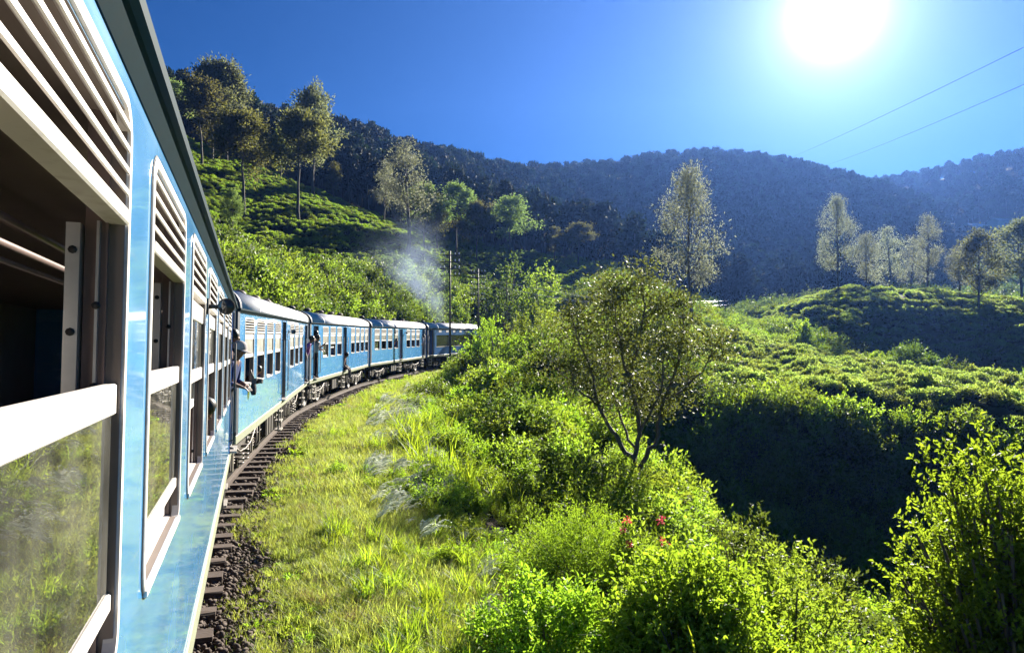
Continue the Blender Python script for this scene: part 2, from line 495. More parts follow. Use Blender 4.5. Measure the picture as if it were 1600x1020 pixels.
# gully
for x, y, z in ((6,36,-3.2),(10,34,-6.0),(16,33,-7.0),(24,32,-7.5),(34,30,-7.5),(13,36.5,-4.4),(20,35.2,-4.8),(28,33.4,-5.2),(8,26,-5.0),(12,22,-7.2),(18,20,-8.2),(26,17,-8.5),(36,14,-8.5),
                (10,14,-6.5),(14,9,-7.0),(20,5,-8.0),(30,0,-9.0),(4.5,14,-3.6),(5.5,7,-3.2),(8,8,-4.6),(3.2,4,-1.7),(5,2,-2.6),(10,0,-5.0),
                (4,22,-2.3),(3.5,30,-1.5),(3,38,0.3),(6,48,1.4),(-1,46,.9),(10,52,2.2),(2,58,2.2),(6,66,4.0),
                (0,20,-1.4),(-2.2,30,-.5),(0.5,33,-.9),(1.2,9,-1.2),(.8,4,-.9),(1.5,0,-1.2),(4,-8,-2.4)):
    cw(x, y, z)
# left bank beside the line
for i in range(0, len(TA), 7):
    y = TA[i, 1]
    if -20 < y < 82:
        for l, dz in ((-5.5, 1.2), (-8.5, 4.2)):
            cw(TA[i, 0] + TR[i, 0]*l, TA[i, 1] + TR[i, 1]*l, TA[i, 2] + dz)
CT = np.array(CTRL)
YO = 14.0
def uv(x, y):
    yy = np.maximum(y, -9.0) + YO
    return np.stack([x / yy * 1.5, np.log(yy)], -1)
def tps_fit(C):
    P = uv(C[:, 0], C[:, 1]); v = (C[:, 2] - CAMZ) / (np.maximum(C[:, 1], -9) + YO)
    n = len(P)
    d = np.linalg.norm(P[:, None] - P[None], axis=-1)
    K = np.where(d > 0, d*d*np.log(d + 1e-12), 0) + np.eye(n) * 7e-4
    A = np.zeros((n+3, n+3)); A[:n, :n] = K; A[:n, n] = 1; A[:n, n+1:] = P; A[n, :n] = 1; A[n+1:, :n] = P.T
    return P, np.linalg.solve(A, np.concatenate([v, [0, 0, 0]]))
TPP, TPC = tps_fit(CT)
_h = np.random.default_rng(3)
WV = [(_h.normal(size=2) * f, _h.uniform(0, 6.28), am) for f, am in [(.25, .12)]*5 + [(.9, .05)]*6 + [(2.2, .02)]*6]
def terrain(X, Y):
    X = np.asarray(X, float).ravel(); Y = np.asarray(Y, float).ravel()
    Z = np.empty_like(X)
    for i in range(0, len(X), 20000):
        P = uv(X[i:i+20000], Y[i:i+20000])
        d = np.linalg.norm(P[:, None] - TPP[None], axis=-1)
        Z[i:i+20000] = np.where(d > 0, d*d*np.log(d + 1e-12), 0) @ TPC[:-3] + TPC[-3] + P @ TPC[-2:]
    Z = CAMZ + Z * (np.maximum(Y, -9) + YO)
    lat, tz, ss, past = track_query(X, Y)
    nz = sum(am * np.sin(X*k[0] + Y*k[1] + ph) for k, ph, am in WV)
    Z = Z + nz
    def sm(e0, e1, t):
        t = np.clip((t - e0) / (e1 - e0), 0, 1); return t*t*(3-2*t)
    prof = np.where(lat > 0, -.27 - .13 * sm(2.6, 4.6, lat), -.27 - .25 * sm(2.0, 2.8, -lat))
    bed = tz + prof + nz * .25 * sm(1.9, 2.6, np.abs(lat))
    w = np.where(lat > 0, 1 - sm(4.0, 7.0, lat), 1 - sm(3.0, 6.0, -lat))
    w = w * (1 - sm(0, 10, past))
    return Z * (1 - w) + bed * w

def axis(lo, hi, fine0, fine1, step, grow):
    xs = list(np.arange(fine0, fine1 + 1e-6, step))
    s = step; x = fine1
    while x < hi: s *= grow; x += s; xs.append(min(x, hi))
    s = step; x = fine0; pre = []
    while x > lo: s *= grow; x -= s; pre.append(max(x, lo))
    return np.array(pre[::-1] + xs)
gx = axis(-420, 620, -14, 20, .35, 1.045)
gy = axis(-90, 720, -4, 34, .40, 1.035)
GX, GY = np.meshgrid(gx, gy)
GZ = terrain(GX, GY)
nx, ny = len(gx), len(gy)
ii = np.arange(nx*ny).reshape(ny, nx)
F = np.stack([ii[:-1, :-1], ii[:-1, 1:], ii[1:, 1:], ii[1:, :-1]], -1).reshape(-1, 4)
ground = link('ground', np_mesh('ground', np.stack([GX.ravel(), GY.ravel(), GZ], 1), F, M['ground'], smooth=True))
tag(ground, 'hilly soil under the tea and undergrowth', kind='structure')
print('ground', nx, ny, GZ.min(), GZ.max())

# ------------------------------------------------------------------ track
track = tag(empty('railway_track', (0, 0, 0)), 'single railway line on timber sleepers curving right under the train', kind='structure')
def along(s):
    i = int(np.clip(np.searchsorted(TS, s) - 1, 0, len(TS) - 2))
    t = (s - TS[i]) / (TS[i+1] - TS[i])
    p = TA[i] * (1 - t) + TA[i+1] * t
    r = TR[i] * (1 - t) + TR[i+1] * t; r /= np.linalg.norm(r)
    return p, r
def sweep(prof, lat, m, s0, s1, step=.8):
    mb = MB(); n = len(prof); ss = np.arange(s0, s1, step); vs = []
    for s_ in ss:
        p, r = along(s_)
        for (x, z) in prof:
            q = lat + x
            vs.append((p[0] + r[0]*q, p[1] + r[1]*q, p[2] + z - math.tan(CANT) * q))
    fs = [(i*n+k, i*n+(k+1) % n, (i+1)*n+(k+1) % n, (i+1)*n+k) for i in range(len(ss)-1) for k in range(n)]
    mb.add(vs, fs, m); return mb
S_NEAR = float(TS[np.argmin(np.abs(TA[:, 1] + 12))]); S_FAR = float(TS[-1]) - 1
railp = [(-.036, 0), (-.036, -.035), (-.009, -.045), (-.009, -.13), (-.065, -.14), (-.065, -.152), (.065, -.152), (.065, -.14), (.009, -.13), (.009, -.045), (.036, -.035), (.036, 0)]
for sg in (-1, 1):
    mb = sweep(railp, sg * .86, 0, S_NEAR, S_FAR)
    for i, f in enumerate(mb.f):
        if i % 12 == 11: mb.m[i] = 1
    mb.build('rail', M['rail'], M['railtop'], parent=track)
sl = []
for v in range(3):
    mb = MB(); e = .015
    x0, x1 = -1.38 - rng.uniform(0, .05), 1.38 + rng.uniform(0, .06)
    prof = [(-.125, -.30), (.125, -.30), (.125, -.165), (.11, -.152), (-.11, -.152), (-.125, -.165)]
    nseg = 8; vs = []
    for i in range(nseg + 1):
        t = x0 + (x1 - x0) * i / nseg
        for (y, z) in prof: vs.append((t, y + rng.normal(0, .006), z + (rng.normal(0, .006) if z > -.2 else 0)))
    fs = [(i*6+k, i*6+(k+1) % 6, (i+1)*6+(k+1) % 6, (i+1)*6+k) for i in range(nseg) for k in range(6)]
    fs += [tuple(range(5, -1, -1)), tuple(nseg*6 + k for k in range(6))]
    mb.add(vs, fs); sl.append(mb.mesh('sleeper', M['wood']))
s_ = S_NEAR; k = 0
while s_ < S_FAR:
    p, r = along(s_)
    o = link('sleeper', sl[k % 3], track)
    o.location = (p[0], p[1], p[2] - .004)
    o.rotation_euler = (0, CANT, math.atan2(r[1], r[0]) + rng.normal(0, .012))
    s_ += .64 + rng.normal(0, .015); k += 1

# ------------------------------------------------------------------ coaches
def wall(mb, x, L, z0, z1, holes, th, sgn, m_out=0, m_in=1):
    """a wall in the plane x with openings (y0, y1, z0, z1), th thick towards the inside"""
    ys = sorted({0.0, L, *[h[0] for h in holes], *[h[1] for h in holes]})
    zs = sorted({z0, z1, *[h[2] for h in holes], *[h[3] for h in holes]})
    def solid(yc, zc): return not any(h[0] < yc < h[1] and h[2] < zc < h[3] for h in holes)
    xi = x - sgn * th
    ny_, nz_ = len(ys) - 1, len(zs) - 1
    S = [[solid((ys[i]+ys[i+1])/2, (zs[j]+zs[j+1])/2) for j in range(nz_)] for i in range(ny_)]
    def quad(a, b, c_, d, m, flip):
        mb.add([a, b, c_, d], [(0, 1, 2, 3) if not flip else (3, 2, 1, 0)], m)
    for i in range(ny_):
        for j in range(nz_):
            ya, yb, za, zb = ys[i], ys[i+1], zs[j], zs[j+1]
            if not S[i][j]: continue
            quad((x, ya, za), (x, yb, za), (x, yb, zb), (x, ya, zb), m_out, sgn < 0)
            quad((xi, ya, za), (xi, ya, zb), (xi, yb, zb), (xi, yb, za), m_in, sgn < 0)
            if i == 0 or not S[i-1][j]: quad((x, ya, za), (x, ya, zb), (xi, ya, zb), (xi, ya, za), m_in, sgn < 0)
            if i == ny_-1 or not S[i+1][j]: quad((x, yb, za), (xi, yb, za), (xi, yb, zb), (x, yb, zb), m_in, sgn < 0)
            if j == 0 or not S[i][j-1]: quad((x, ya, za), (xi, ya, za), (xi, yb, za), (x, yb, za), m_in, sgn < 0)
            if j == nz_-1 or not S[i][j+1]: quad((x, ya, zb), (x, yb, zb), (xi, yb, zb), (xi, ya, zb), m_in, sgn < 0)

def rrect(y0, y1, z0, z1, r, n=6):
    out = []
    for cy_, cz_, t0 in ((y1-r, z1-r, 0), (y0+r, z1-r, 90), (y0+r, z0+r, 180), (y1-r, z0+r, 270)):
        for k in range(n + 1):
            t = R(t0 + 90 * k / n)
            out.append((cy_ + r * math.cos(t), cz_ + r * math.sin(t)))
    return out
WY, WZ0, WZ1 = 1.04, 1.92, 3.22            # window frame outline
def frame_mesh(wy=WY, z0=WZ0, z1=WZ1, fr=.030, r=.10):
    mb = MB()
    o = rrect(0, wy, z0, z1, r); i = rrect(fr, wy-fr, z0+fr, z1-fr, max(.02, r-fr))
    o2 = rrect(.004, wy-.004, z0+.004, z1-.004, r-.004)
    n = len(o)
    loops = [[(-.001, y, z) for y, z in o], [(.004, y, z) for y, z in o], [(.007, y, z) for y, z in o2], [(.007, y, z) for y, z in i], [(-.02, y, z) for y, z in i]]
    vs = [p for l in loops for p in l]
    fs = [(a*n+k, a*n+(k+1) % n, (a+1)*n+(k+1) % n, (a+1)*n+k) for a in range(4) for k in range(n)]
    mb.add(vs, fs)
    # black seal round the outside
    s_o = rrect(-.008, wy+.008, z0-.008, z1+.008, r+.008)
    vs = [(.002, y, z) for y, z in s_o] + [(.002, y, z) for y, z in o]
    mb.add(vs, [(k, (k+1) % n, n+(k+1) % n, n+k) for k in range(n)], 1)
    return mb.mesh('window', M['white'], M['black'])
FR = frame_mesh()
def bar_mesh(name, y0, y1, x0, x1, z0, z1, mat, bev=.004):
    mb = MB()
    mb.extr([(x0, z0), (x1-bev, z0), (x1, z0+bev), (x1, z1-bev), (x1-bev, z1), (x0, z1)], y0, y1)
    return mb.mesh(name, mat)
YI0, YI1 = .036, WY - .036
SLAT = MB().extr([(-.010, .008), (.003, -.008), (.007, -.007), (.007, .005), (-.005, .011)], YI0, YI1).mesh('slat', M['white'])
LRAIL = bar_mesh('louvre_rail', YI0, YI1, -.035, .010, -.026, .010, M['white'])
def pane_mesh(z0, z1, mt='glass'):
    mb = MB(); mb.box(-.006, 0, YI0+.012, YI1-.012, z0, z1); return mb.mesh('pane', M[mt])
JAMBM = [MB().box(-.075, -.030, YI1-.018, YI1+.002, WZ0+.036, WZ1-.036).mesh('jamb', M['jamb']), MB().box(-.075, -.030, YI0-.002, YI0+.018, WZ0+.036, WZ1-.036).mesh('jamb', M['jamb'])]
CHANM = [MB().box(-.050, -.044, YI1-.032, YI1-.018, WZ0+.036, WZ1-.29).mesh('channel', M['alu']), MB().box(-.105, -.078, YI1-.05, YI1-.002, WZ0+.05, WZ1-.30).mesh('channel', M['alu'])]
SCREW = MB().lathe([(0.009, 0), (0.009, .004), (0, .005)], 8, 0, Matrix.Rotation(R(90), 4, 'X')).mesh('screw', M['black'])
SILL = MB().extr([(-.12, WZ0+.012), (.012, WZ0+.012), (.012, WZ0+.030), (-.12, WZ0+.052)], YI0, YI1).mesh('sill', M['white'])
SLATS4 = MB()
for z in (3.155, 3.105, 3.055, 3.005):
    SLATS4.extr([(-.010, z+.008), (.003, z-.008), (.007, z-.007), (.007, z+.005), (-.005, z+.011)], YI0, YI1)
SLATSM = SLATS4.mesh('louvre', M['white'])

def window(parent, y, state, near):
    """state: 'low' sash pushed down, 'up' sash raised, 'shut' both panes closed"""
    w = link('window', FR, parent); w.location = (W, y, 0)
    def sub(name, me, z=0, x=0):
        o = link(name, me, w); o.location = (x, 0, z); return o
    if near:
        for z in (3.155, 3.105, 3.055, 3.005): sub('slat', SLAT, z)
        for me_ in JAMBM: sub('jamb', me_)
        for me_ in CHANM: sub('channel', me_)
        for z in (2.15, 2.45, 2.68, 2.86):
            for x_, y_, dz_ in ((-.091, YI1-.050, 0), (-.047, YI1-.032, -.12)):
                sc_o = sub('screw', SCREW, z+dz_, x_); sc_o.location.y = y_
    else:
        sub('louvre', SLATSM)
    sub('louvre_rail', LRAIL, 2.955)
    sub('sill', SILL)
    def sash(z0, z1, x, top=.07, bot=.04):
        mt = 'skysheen' if (not near and z1 > 2.8) else 'glass'
        key = (round(z1-z0, 3), top, bot, mt)
        if key not in SASH:
            d = z1 - z0
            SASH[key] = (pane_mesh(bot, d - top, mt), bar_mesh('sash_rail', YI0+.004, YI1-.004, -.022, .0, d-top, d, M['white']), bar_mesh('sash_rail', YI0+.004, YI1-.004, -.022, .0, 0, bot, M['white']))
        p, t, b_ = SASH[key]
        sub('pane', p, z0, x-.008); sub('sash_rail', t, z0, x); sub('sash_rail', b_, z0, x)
    if state == 'low':
        sash(2.055, 2.565, -.006)
    elif state == 'low2':
        sash(2.07, 2.575, -.006); sash(1.965, 2.45, -.045)
    elif state == 'up':
        sash(2.46, 2.905, -.006, .10, .065)
    elif state == 'up2':
        sash(2.47, 2.905, -.006, .10, .07); sash(2.30, 2.75, -.045, .05, .05)
    elif state == 'shut':
        sash(2.47, 2.905, -.006, .10, .07); sash(1.97, 2.5, -.045, .05, .05)
    return w
SASH = {}

def bogie(parent, y):
    mb = MB()
    for sg in (-1, 1):
        x = sg * 1.02
        mb.extr([(x-.05, .50), (x+.05, .50), (x+.05, .68), (x-.05, .68)], -1.55, 1.55, 0)
        for yy in (-1.1, 1.1):
            mb.box(x-.11, x+.11, yy-.16, yy+.16, .34, .60, 0)           # axle box
            mb.tube([(x+sg*.02, yy-.30, .36), (x+sg*.02, yy-.30, .70)], .07, 10, 0)
            mb.tube([(x+sg*.02, yy+.30, .36), (x+sg*.02, yy+.30, .70)], .07, 10, 0)
            for q in range(5):
                for e in (-.30, .30): mb.tube([(x+sg*.02, yy+e, .40+q*.055), (x+sg*.02, yy+e, .42+q*.055)], .088, 10, 1)
            mb.box(x+sg*.09, x+sg*.13, yy-.05, yy+.05, .30, .72, 1)
        mb.box(x-.03, x+.09, -.45, .45, .24, .42, 0)
        for q in range(4): mb.tube([(x+sg*.09, -.28, .30+q*.09), (x+sg*.09, -.28, .335+q*.09)], .10, 10, 1); mb.tube([(x+sg*.09, .28, .30+q*.09), (x+sg*.09, .28, .335+q*.09)], .10, 10, 1)
        mb.tube([(x+sg*.15, -1.3, .82), (x+sg*.16, -.6, .60), (x+sg*.16, 0, .56), (x+sg*.16, .6, .60), (x+sg*.15, 1.3, .82)], .018, 6, 1)
        mb.tube([(x+sg*.12, -1.65, .95), (x+sg*.13, -1.62, .5), (x+sg*.10, -1.45, .30)], .02, 6, 1)
        mb.tube([(x+sg*.12, 1.65, .95), (x+sg*.13, 1.62, .5), (x+sg*.10, 1.45, .30)], .02, 6, 1)
    mb.box(-1.0, 1.0, -.25, .25, .45, .95, 0)
    o = mb.build('bogie', M['iron'], M['steel'], parent=parent); o.location = (0, y, 0)
    global WHEEL
    if WHEEL is None:
        wb = MB()
        T = Matrix.Rotation(R(90), 4, 'Y')
        wb.lathe([(0, -.02), (.09, -.03), (.10, .01), (.36, .02), (.385, .06), (.46, .06), (.465, -.055), (.49, -.06), (.49, -.085), (.38, -.085), (.36, -.02), (.1, -.04), (0, -.05)][::-1], 28, 0, T)
        WHEEL = wb.mesh('wheel', M['iron'])
    for yy in (-1.1, 1.1):
        for sg in (-1, 1):
            w_ = link('wheel', WHEEL, o); w_.location = (sg * .86, yy, .46); w_.rotation_euler = (0, 0, 0 if sg > 0 else math.pi)
    return o
WHEEL = None

def coach(idx, label, wins, doors, style='std', near=False):
    o0, a, g, L = coaches[idx]
    root = empty('railway_coach', o0)
    root.rotation_mode = 'QUATERNION'
    Mx = Matrix.Rotation(-a, 4, 'Z') @ Matrix.Rotation(math.atan(g), 4, 'X') @ Matrix.Rotation(CANT, 4, 'Y')
    root.rotation_quaternion = Mx.to_quaternion()
    tag(root, label, 'train coach', 'blue coaches of the train')
    Z0, Z1 = 1.0, 3.29
    blue = M['blue'] if style == 'std' else M['navy']
    holes = [(y+.036, y+WY-.036, WZ0+.036, WZ1-.036) for y, _ in wins] + [(d0, d1, 1.16, 3.235) for d0, d1, _ in doors]
    if style != 'std': holes += [(1.95, L-.6, 1.83, 2.80)]
    mb = MB()
    wall(mb, W, L, Z0, Z1, holes, .075, 1)
    wall(mb, -W, L, Z0, Z1, [], .075, -1)
    for y, y2 in ((0, .08), (L-.08, L)):
        for x0, x1, z0, z1 in ((-W+.076, -.45, Z0, Z1), (.45, W-.076, Z0, Z1), (-.45, .45, 3.0, Z1)):
            mb.box(x0, x1, y, y2, z0, z1, 0)
    mb.box(-W+.076, W-.076, .0805, L-.0805, 1.05, 1.16, 2)      # floor
    mb.box(-W+.076, W-.076, .0805, L-.0805, 3.24, 3.28, 1)      # ceiling
    mb.box(-.48, .48, -.0, .08, 1.0, 1.05, 0)
    body = mb.build('body', blue, M['inside'], M['inside_dark'], parent=root)
    # sole strip, cornice, roof
    MB().extr([(W-.02, 1.0), (W+.010, .998), (W+.010, 1.135), (W+.003, 1.145), (W-.02, 1.145)], -.004, L+.004).build('sole_strip', M['strip'], parent=root)
    MB().extr([(-W-.01, 1.0), (-W+.02, 1.0), (-W+.02, 1.145), (-W-.01, 1.145)], -.004, L+.004).build('sole_strip', M['strip'], parent=root)
    for sg in (1, -1):
        pr = [(W-.03, 3.275), (W+.004, 3.275), (W+.040, 3.325), (W+.058, 3.330), (W+.060, 3.362), (W+.030, 3.366), (W-.03, 3.35)]
        if sg < 0: pr = [(-x, z) for x, z in pr][::-1]
        MB().extr(pr, -.01, L+.01).build('cornice', M['teal'], parent=root)
    pr = [(W+.03, 3.352)]
    for t in np.linspace(0, math.pi, 25): pr.append(((W+.03) * math.copysign(abs(math.cos(t))**.72, math.cos(t)), 3.36 + .50 * math.sin(t)**.85))
    pr.append((-W-.03, 3.352))
    mb = MB().extr(pr, -.02, L+.02, 0, smooth=True)
    for q in np.linspace(2.3, L-2.3, 4):
        pr2 = [(x*1.004, 3.352 + (z-3.352)*1.02) for x, z in pr]
        mb.extr(pr2, q, q+.05, 0, smooth=True)
    mb.build('roof', M['roof'], parent=root)
    for y0, y1 in ((-.035, .17), (L-.17, L+.035)):                      # dark end arch
        mb = MB().extr([(x*1.012, 3.34 + (z-3.34)*1.05) for x, z in pr], y0, y1, 0, smooth=True)
        for sg in (-1, 1):
            x0, x1 = sorted((sg*(W-.02), sg*(W+.016))); mb.box(x0, x1, y0, y1, 1.15, 3.34)
        mb.build('end_trim', M['gang'], parent=root)
    for q in (np.arange(1.4, L-1, 2.35)):
        for x in (.35,):
            v = MB(); v.lathe([(.07, 0), (.07, .10), (.17, .11), (.17, .16), (.10, .22), (0, .24)], 14)
            ob = v.build('roof_ventilator', M['iron'], parent=root); ob.location = (x, q + rng.normal(0, .1), 3.80)
    for y, st in wins: window(root, y, st, near)
    # doorways
    for d0, d1, kind in doors:
        mb = MB()
        for y0, y1 in ((d0-.035, d0), (d1, d1+.035)): mb.box(W-.005, W+.012, y0, y1, 1.15, 3.27)
        mb.box(W-.005, W+.012, d0-.035, d1+.035, 3.236, 3.27)
        dr = mb.build('door_frame', blue if not near else M['navy'], parent=root)
        mb = MB()
        if kind == 'shut': mb.box(W-.06, W-.03, d0+.004, d1-.004, 1.165, 3.23)
        else:
            Mo = Matrix.Translation((W-.08, d1-.02, 0)) @ Matrix.Rotation(R(-78 if kind == 'open' else -60), 4, 'Z')
            mb.box(-.03, 0, -(d1-d0)+.03, 0, 1.17, 3.22, 0, Mo @ Matrix.Rotation(R(180), 4, 'Z') @ Matrix.Rotation(R(180), 4, 'Z'))
        mb.build('door_leaf', M['navy'], parent=root)
        for yy in (d0-.09, d1+.13):
            mb = MB().tube([(W, yy, 1.35), (W+.06, yy, 1.36), (W+.06, yy, 2.75), (W, yy, 2.76)], .016, 6)
            mb.build('handrail', M['iron'] if yy < d0 else M['ladder'], parent=root)
        mb = MB()
        ym, hw = (d0+d1)/2, .25
        for sg in (-1, 1): mb.box(W-.10, W-.06, ym+sg*hw-.02, ym+sg*hw+.02, .32, 1.06)
        for z in (.34, .58, .82): mb.box(W-.18, W-.02, ym-hw+.021, ym+hw-.021, z, z+.035)
        mb.box(W-.12, W+.10, ym-hw-.08, ym+hw+.08, 1.146, 1.175)
        mb.build('step_ladder', M['ladder'], parent=root)
    # lamp on a bracket
    # underframe
    mb = MB()
    mb.extr([(-1.2, .86), (1.2, .86), (1.2, 1.04), (-1.2, 1.04)], .1, L-.1, 0)
    mb.build('underframe', M['iron'], parent=root)
    mid = L / 2
    for (x0, x1, y0, y1, z0, z1) in ((.55, 1.22, mid-2.1, mid-.7, .42, .86), (-1.2, -.5, mid-1.6, mid+.6, .4, .86), (.7, 1.2, mid+1.2, mid+1.9, .5, .86)):
        mb = MB().box(x0, x1, y0, y1, z0, z1)
        for q in np.linspace(y0+.05, y1-.1, 4): mb.box(x1, x1+.02, q, q+.04, z0, z1)
        mb.build('equipment_box', M['iron'], parent=root)
    mb = MB()
    mb.tube([(.95, mid-2.3, .62), (.95, mid+2.4, .62)], .022, 6)
    mb.tube([(1.1, 1.5, .95), (1.12, 4.2, .62), (1.12, L-4.2, .62), (1.1, L-1.5, .95)], .02, 6)
    mb.tube([(.8, mid+.0, .55), (.8, mid+.95, .55)], .19, 14)
    for q in (4.3, 5.0, L-5.0, L-4.4, mid+.3): mb.box(1.1, 1.16, q, q+.07, .38, .9, 1)
    mb.build('brake_gear', M['iron'], M['steel'], parent=root)
    for y in (2.3, L-2.3): bogie(root, y)
    # gangway bellows and buffers
    for e, sg in ((0, -1), (L, 1)):
        mb = MB()
        for q in range(5):
            d = .04 + q * .075
            y0, y1 = sorted((e+sg*d, e+sg*(d+.05)))
            s_ = 1.12 - .03 * (q % 2)
            for x0, x1, z0, z1 in ((-s_, -s_+.1, 1.1, 3.2), (s_-.1, s_, 1.1, 3.2), (-s_+.1, s_-.1, 3.1, 3.2)): mb.box(x0, x1, y0, y1, z0, z1)
        y0, y1 = sorted((e+sg*.012, e+sg*.41))
        mb.box(-1.08, -1.03, y0, y1, 1.11, 3.19); mb.box(1.03, 1.08, y0, y1, 1.11, 3.19); mb.box(-1.03, 1.03, y0, y1, 1.05, 1.11); mb.box(-1.03, 1.03, y0, y1, 3.13, 3.19)
        mb.build('gangway', M['gang'], parent=root)
        for x in (-.85, .85):
            MB().tube([(x, e, .98), (x, e+sg*.34, .98), (x, e+sg*.345, .98), (x, e+sg*.37, .98)], [.075, .075, .2, .2], 16).build('buffer', M['iron'], parent=root)
        MB().box(-.1, .1, *sorted((e, e+sg*.4)), .85, 1.02).build('coupler', M['iron'], parent=root)
    return root
def lamp(root, y, z, out=.12, r=.047):
    mb = MB()
    T = Matrix.Translation((W+out, y, z)) @ Matrix.Rotation(R(90), 4, 'X')
    mb.lathe([(0, -.07), (r*.7, -.065), (r, -.03), (r, .03), (r*1.12, .035), (r*1.12, .05), (r*.95, .052)], 24, 0, T)
    mb.lathe([(r*.95, .050), (r*.6, .058), (0, .062)], 24, 1, T)
    mb.tube([(W, y+.02, z), (W+out-r*.8, y+.01, z)], .014, 8, 0)
    mb.box(W, W+.012, y-.03, y+.06, z-.05, z+.05, 0)
    return mb.build('side_lamp', M['iron'], M['lampglass'], parent=root)

wn1 = [(y, st) for y, st in zip([-3.49, -2.06, -.66, .77, 2.19, 3.62, 5.06, 6.50, 7.93, 9.36], ['up', 'up', 'low', 'low', 'low2', 'up2', 'up2', 'up', 'up', 'up'])]
c1 = coach(0, 'near blue coach whose large open cream-framed window fills the left edge', [(y+6.2, s) for y, s in wn1], [(16.95, 17.75, 'open')], near=True)
lamp(c1, 4.83+6.2, 2.93)
A_w = [(.6+.16, 'up'), (2.0+.16, 'up'), (3.38+.16, 'up'), (4.78+.16, 'up'), (8.0+.16, 'up'), (9.4+.16, 'up'), (10.82+.16, 'up')]
A_d = [(6.15+.16, 6.95+.16, 'open'), (12.62+.16, 13.42+.16, 'open')]
c2 = coach(1, 'second coach, light blue, directly ahead of the near one', A_w, A_d)
lamp(c2, 7.55+.16, 2.98, .14, .06)
LB = 13.88
B_w = [(.36+1.0-1.0+2.04-.36+.16, 'shut'), (3.49+.16, 'up2'), (4.90+.16, 'up'), (8.3+.16, 'up'), (9.72+.16, 'up'), (11.14+.16, 'up'), (12.56+.16, 'up')]
B_d = [(.36+.16, 1.2+.16, 'open'), (6.3+.16, 7.1+.16, 'open')]
c3 = coach(2, 'third coach, light blue, with a figure sitting in its middle doorway', B_w, B_d)
A_w4 = [(y, 'shut' if i == 0 else st) for i, (y, st) in enumerate(A_w)]
c4 = coach(3, 'fourth coach, light blue, just behind the one with the long dark window', A_w4, A_d)
lamp(c4, 7.55+.16, 2.98, .14, .06)
c5 = coach(4, 'farthest coach, darker blue with one long dark window band', [], [(.32, 1.22, 'open')], style='saloon')
mb = MB().box(W-.05, W-.042, 1.955, LB-.605, 1.835, 2.795)
mb.build('window_band', M['lampglass'], parent=c5)
mb = MB()
for z0, z1 in ((1.79, 1.835), ):
    mb.box(W-.002, W+.02, 1.9, LB-.55, z0, z1)
mb.build('window_ledge', M['white'], parent=c5)
for q in np.arange(2.45, LB-.8, 1.72):
    o = MB().box(W-.002, W+.015, 0, .62, 3.02, 3.20).build('vent_window', M['white'], parent=c5); o.location = (0, q, 0)
o = MB().box(W-.14, W-.10, 6.2+.80, 6.2+.84, .62, 1.0).build('handle', M['yellow'], parent=c1); o.location = (0.05, 3.8, 0)
# inside the near coach
mb = MB()
for x in (W-.30, ): mb.box(x, x+.07, 6.2+1.42, 6.2+1.50, 1.16, 3.24)
mb.build('interior_post', M['white'], parent=c1)
for x in (W-.22, W-.34, W-.46):
    MB().tube([(x, 1.0, 2.92), (x, 17.0, 2.92)], .012, 8).build('luggage_rack_bar', M['jamb'], parent=c1)
for q in np.arange(1.6, 16, 1.43):
    mb = MB(); mb.box(.35, W-.10, q, q+.48, 1.50, 1.62); mb.box(.35, W-.10, q+.46, q+.56, 1.55, 2.30); mb.box(.38, .42, q, q+.5, 1.16, 1.5)
    o = mb.build('seat', M['seat'], parent=c1)

# ------------------------------------------------------------------ foliage building blocks
def unit(v): return v / np.maximum(np.linalg.norm(v, axis=-1, keepdims=True), 1e-9)
def leaf_arrays(pos, axis_, length, width, six=False, flat=0.0):
    """folded leaves; pos (n,3), axis (n,3)"""
    n = len(pos)
    axis_ = unit(axis_)
    r = rng.normal(size=(n, 3)); r[:, 2] *= (1 - flat)
    side = unit(np.cross(axis_, r) if flat == 0 else np.cross(axis_, r * (1-flat) + np.array([0, 0, 1.]) * flat * 2))
    nrm = np.cross(side, axis_)
    Lc = (length * rng.uniform(.65, 1.3, n))[:, None]; Wc = (width * rng.uniform(.7, 1.25, n))[:, None]
    fold = nrm * Wc * .35
    if six:
        V = np.stack([pos, pos + axis_*Lc*.30 + side*Wc*.5 + fold, pos + axis_*Lc*.68 + side*Wc*.38 + fold*.8 - nrm*Lc*.05, pos + axis_*Lc - nrm*Lc*.14,
                      pos + axis_*Lc*.68 - side*Wc*.38 + fold*.8 - nrm*Lc*.05, pos + axis_*Lc*.30 - side*Wc*.5 + fold], 1)
        b = np.arange(n)[:, None] * 6
        Fc = np.concatenate([b + np.array([[0, 1, 2, 3]]), b + np.array([[0, 3, 4, 5]])], 0)
        return V.reshape(-1, 3), Fc, 6
    V = np.stack([pos, pos + axis_*Lc*.45 + side*Wc*.5 + fold, pos + axis_*Lc - nrm*Lc*.1, pos + axis_*Lc*.45 - side*Wc*.5 + fold], 1)
    b = np.arange(n)[:, None] * 4
    return V.reshape(-1, 3), b + np.array([[0, 1, 2, 3]]), 4

def leaves(name, pos, axis_, length, width, mat, six=False, flat=0.0, rnd=None):
    V, Fc, k = leaf_arrays(pos, axis_, length, width, six, flat)
    rr = rng.uniform(0, 1, len(pos)) if rnd is None else rnd
    return np_mesh(name, V, Fc, mat, np.repeat(rr, k))

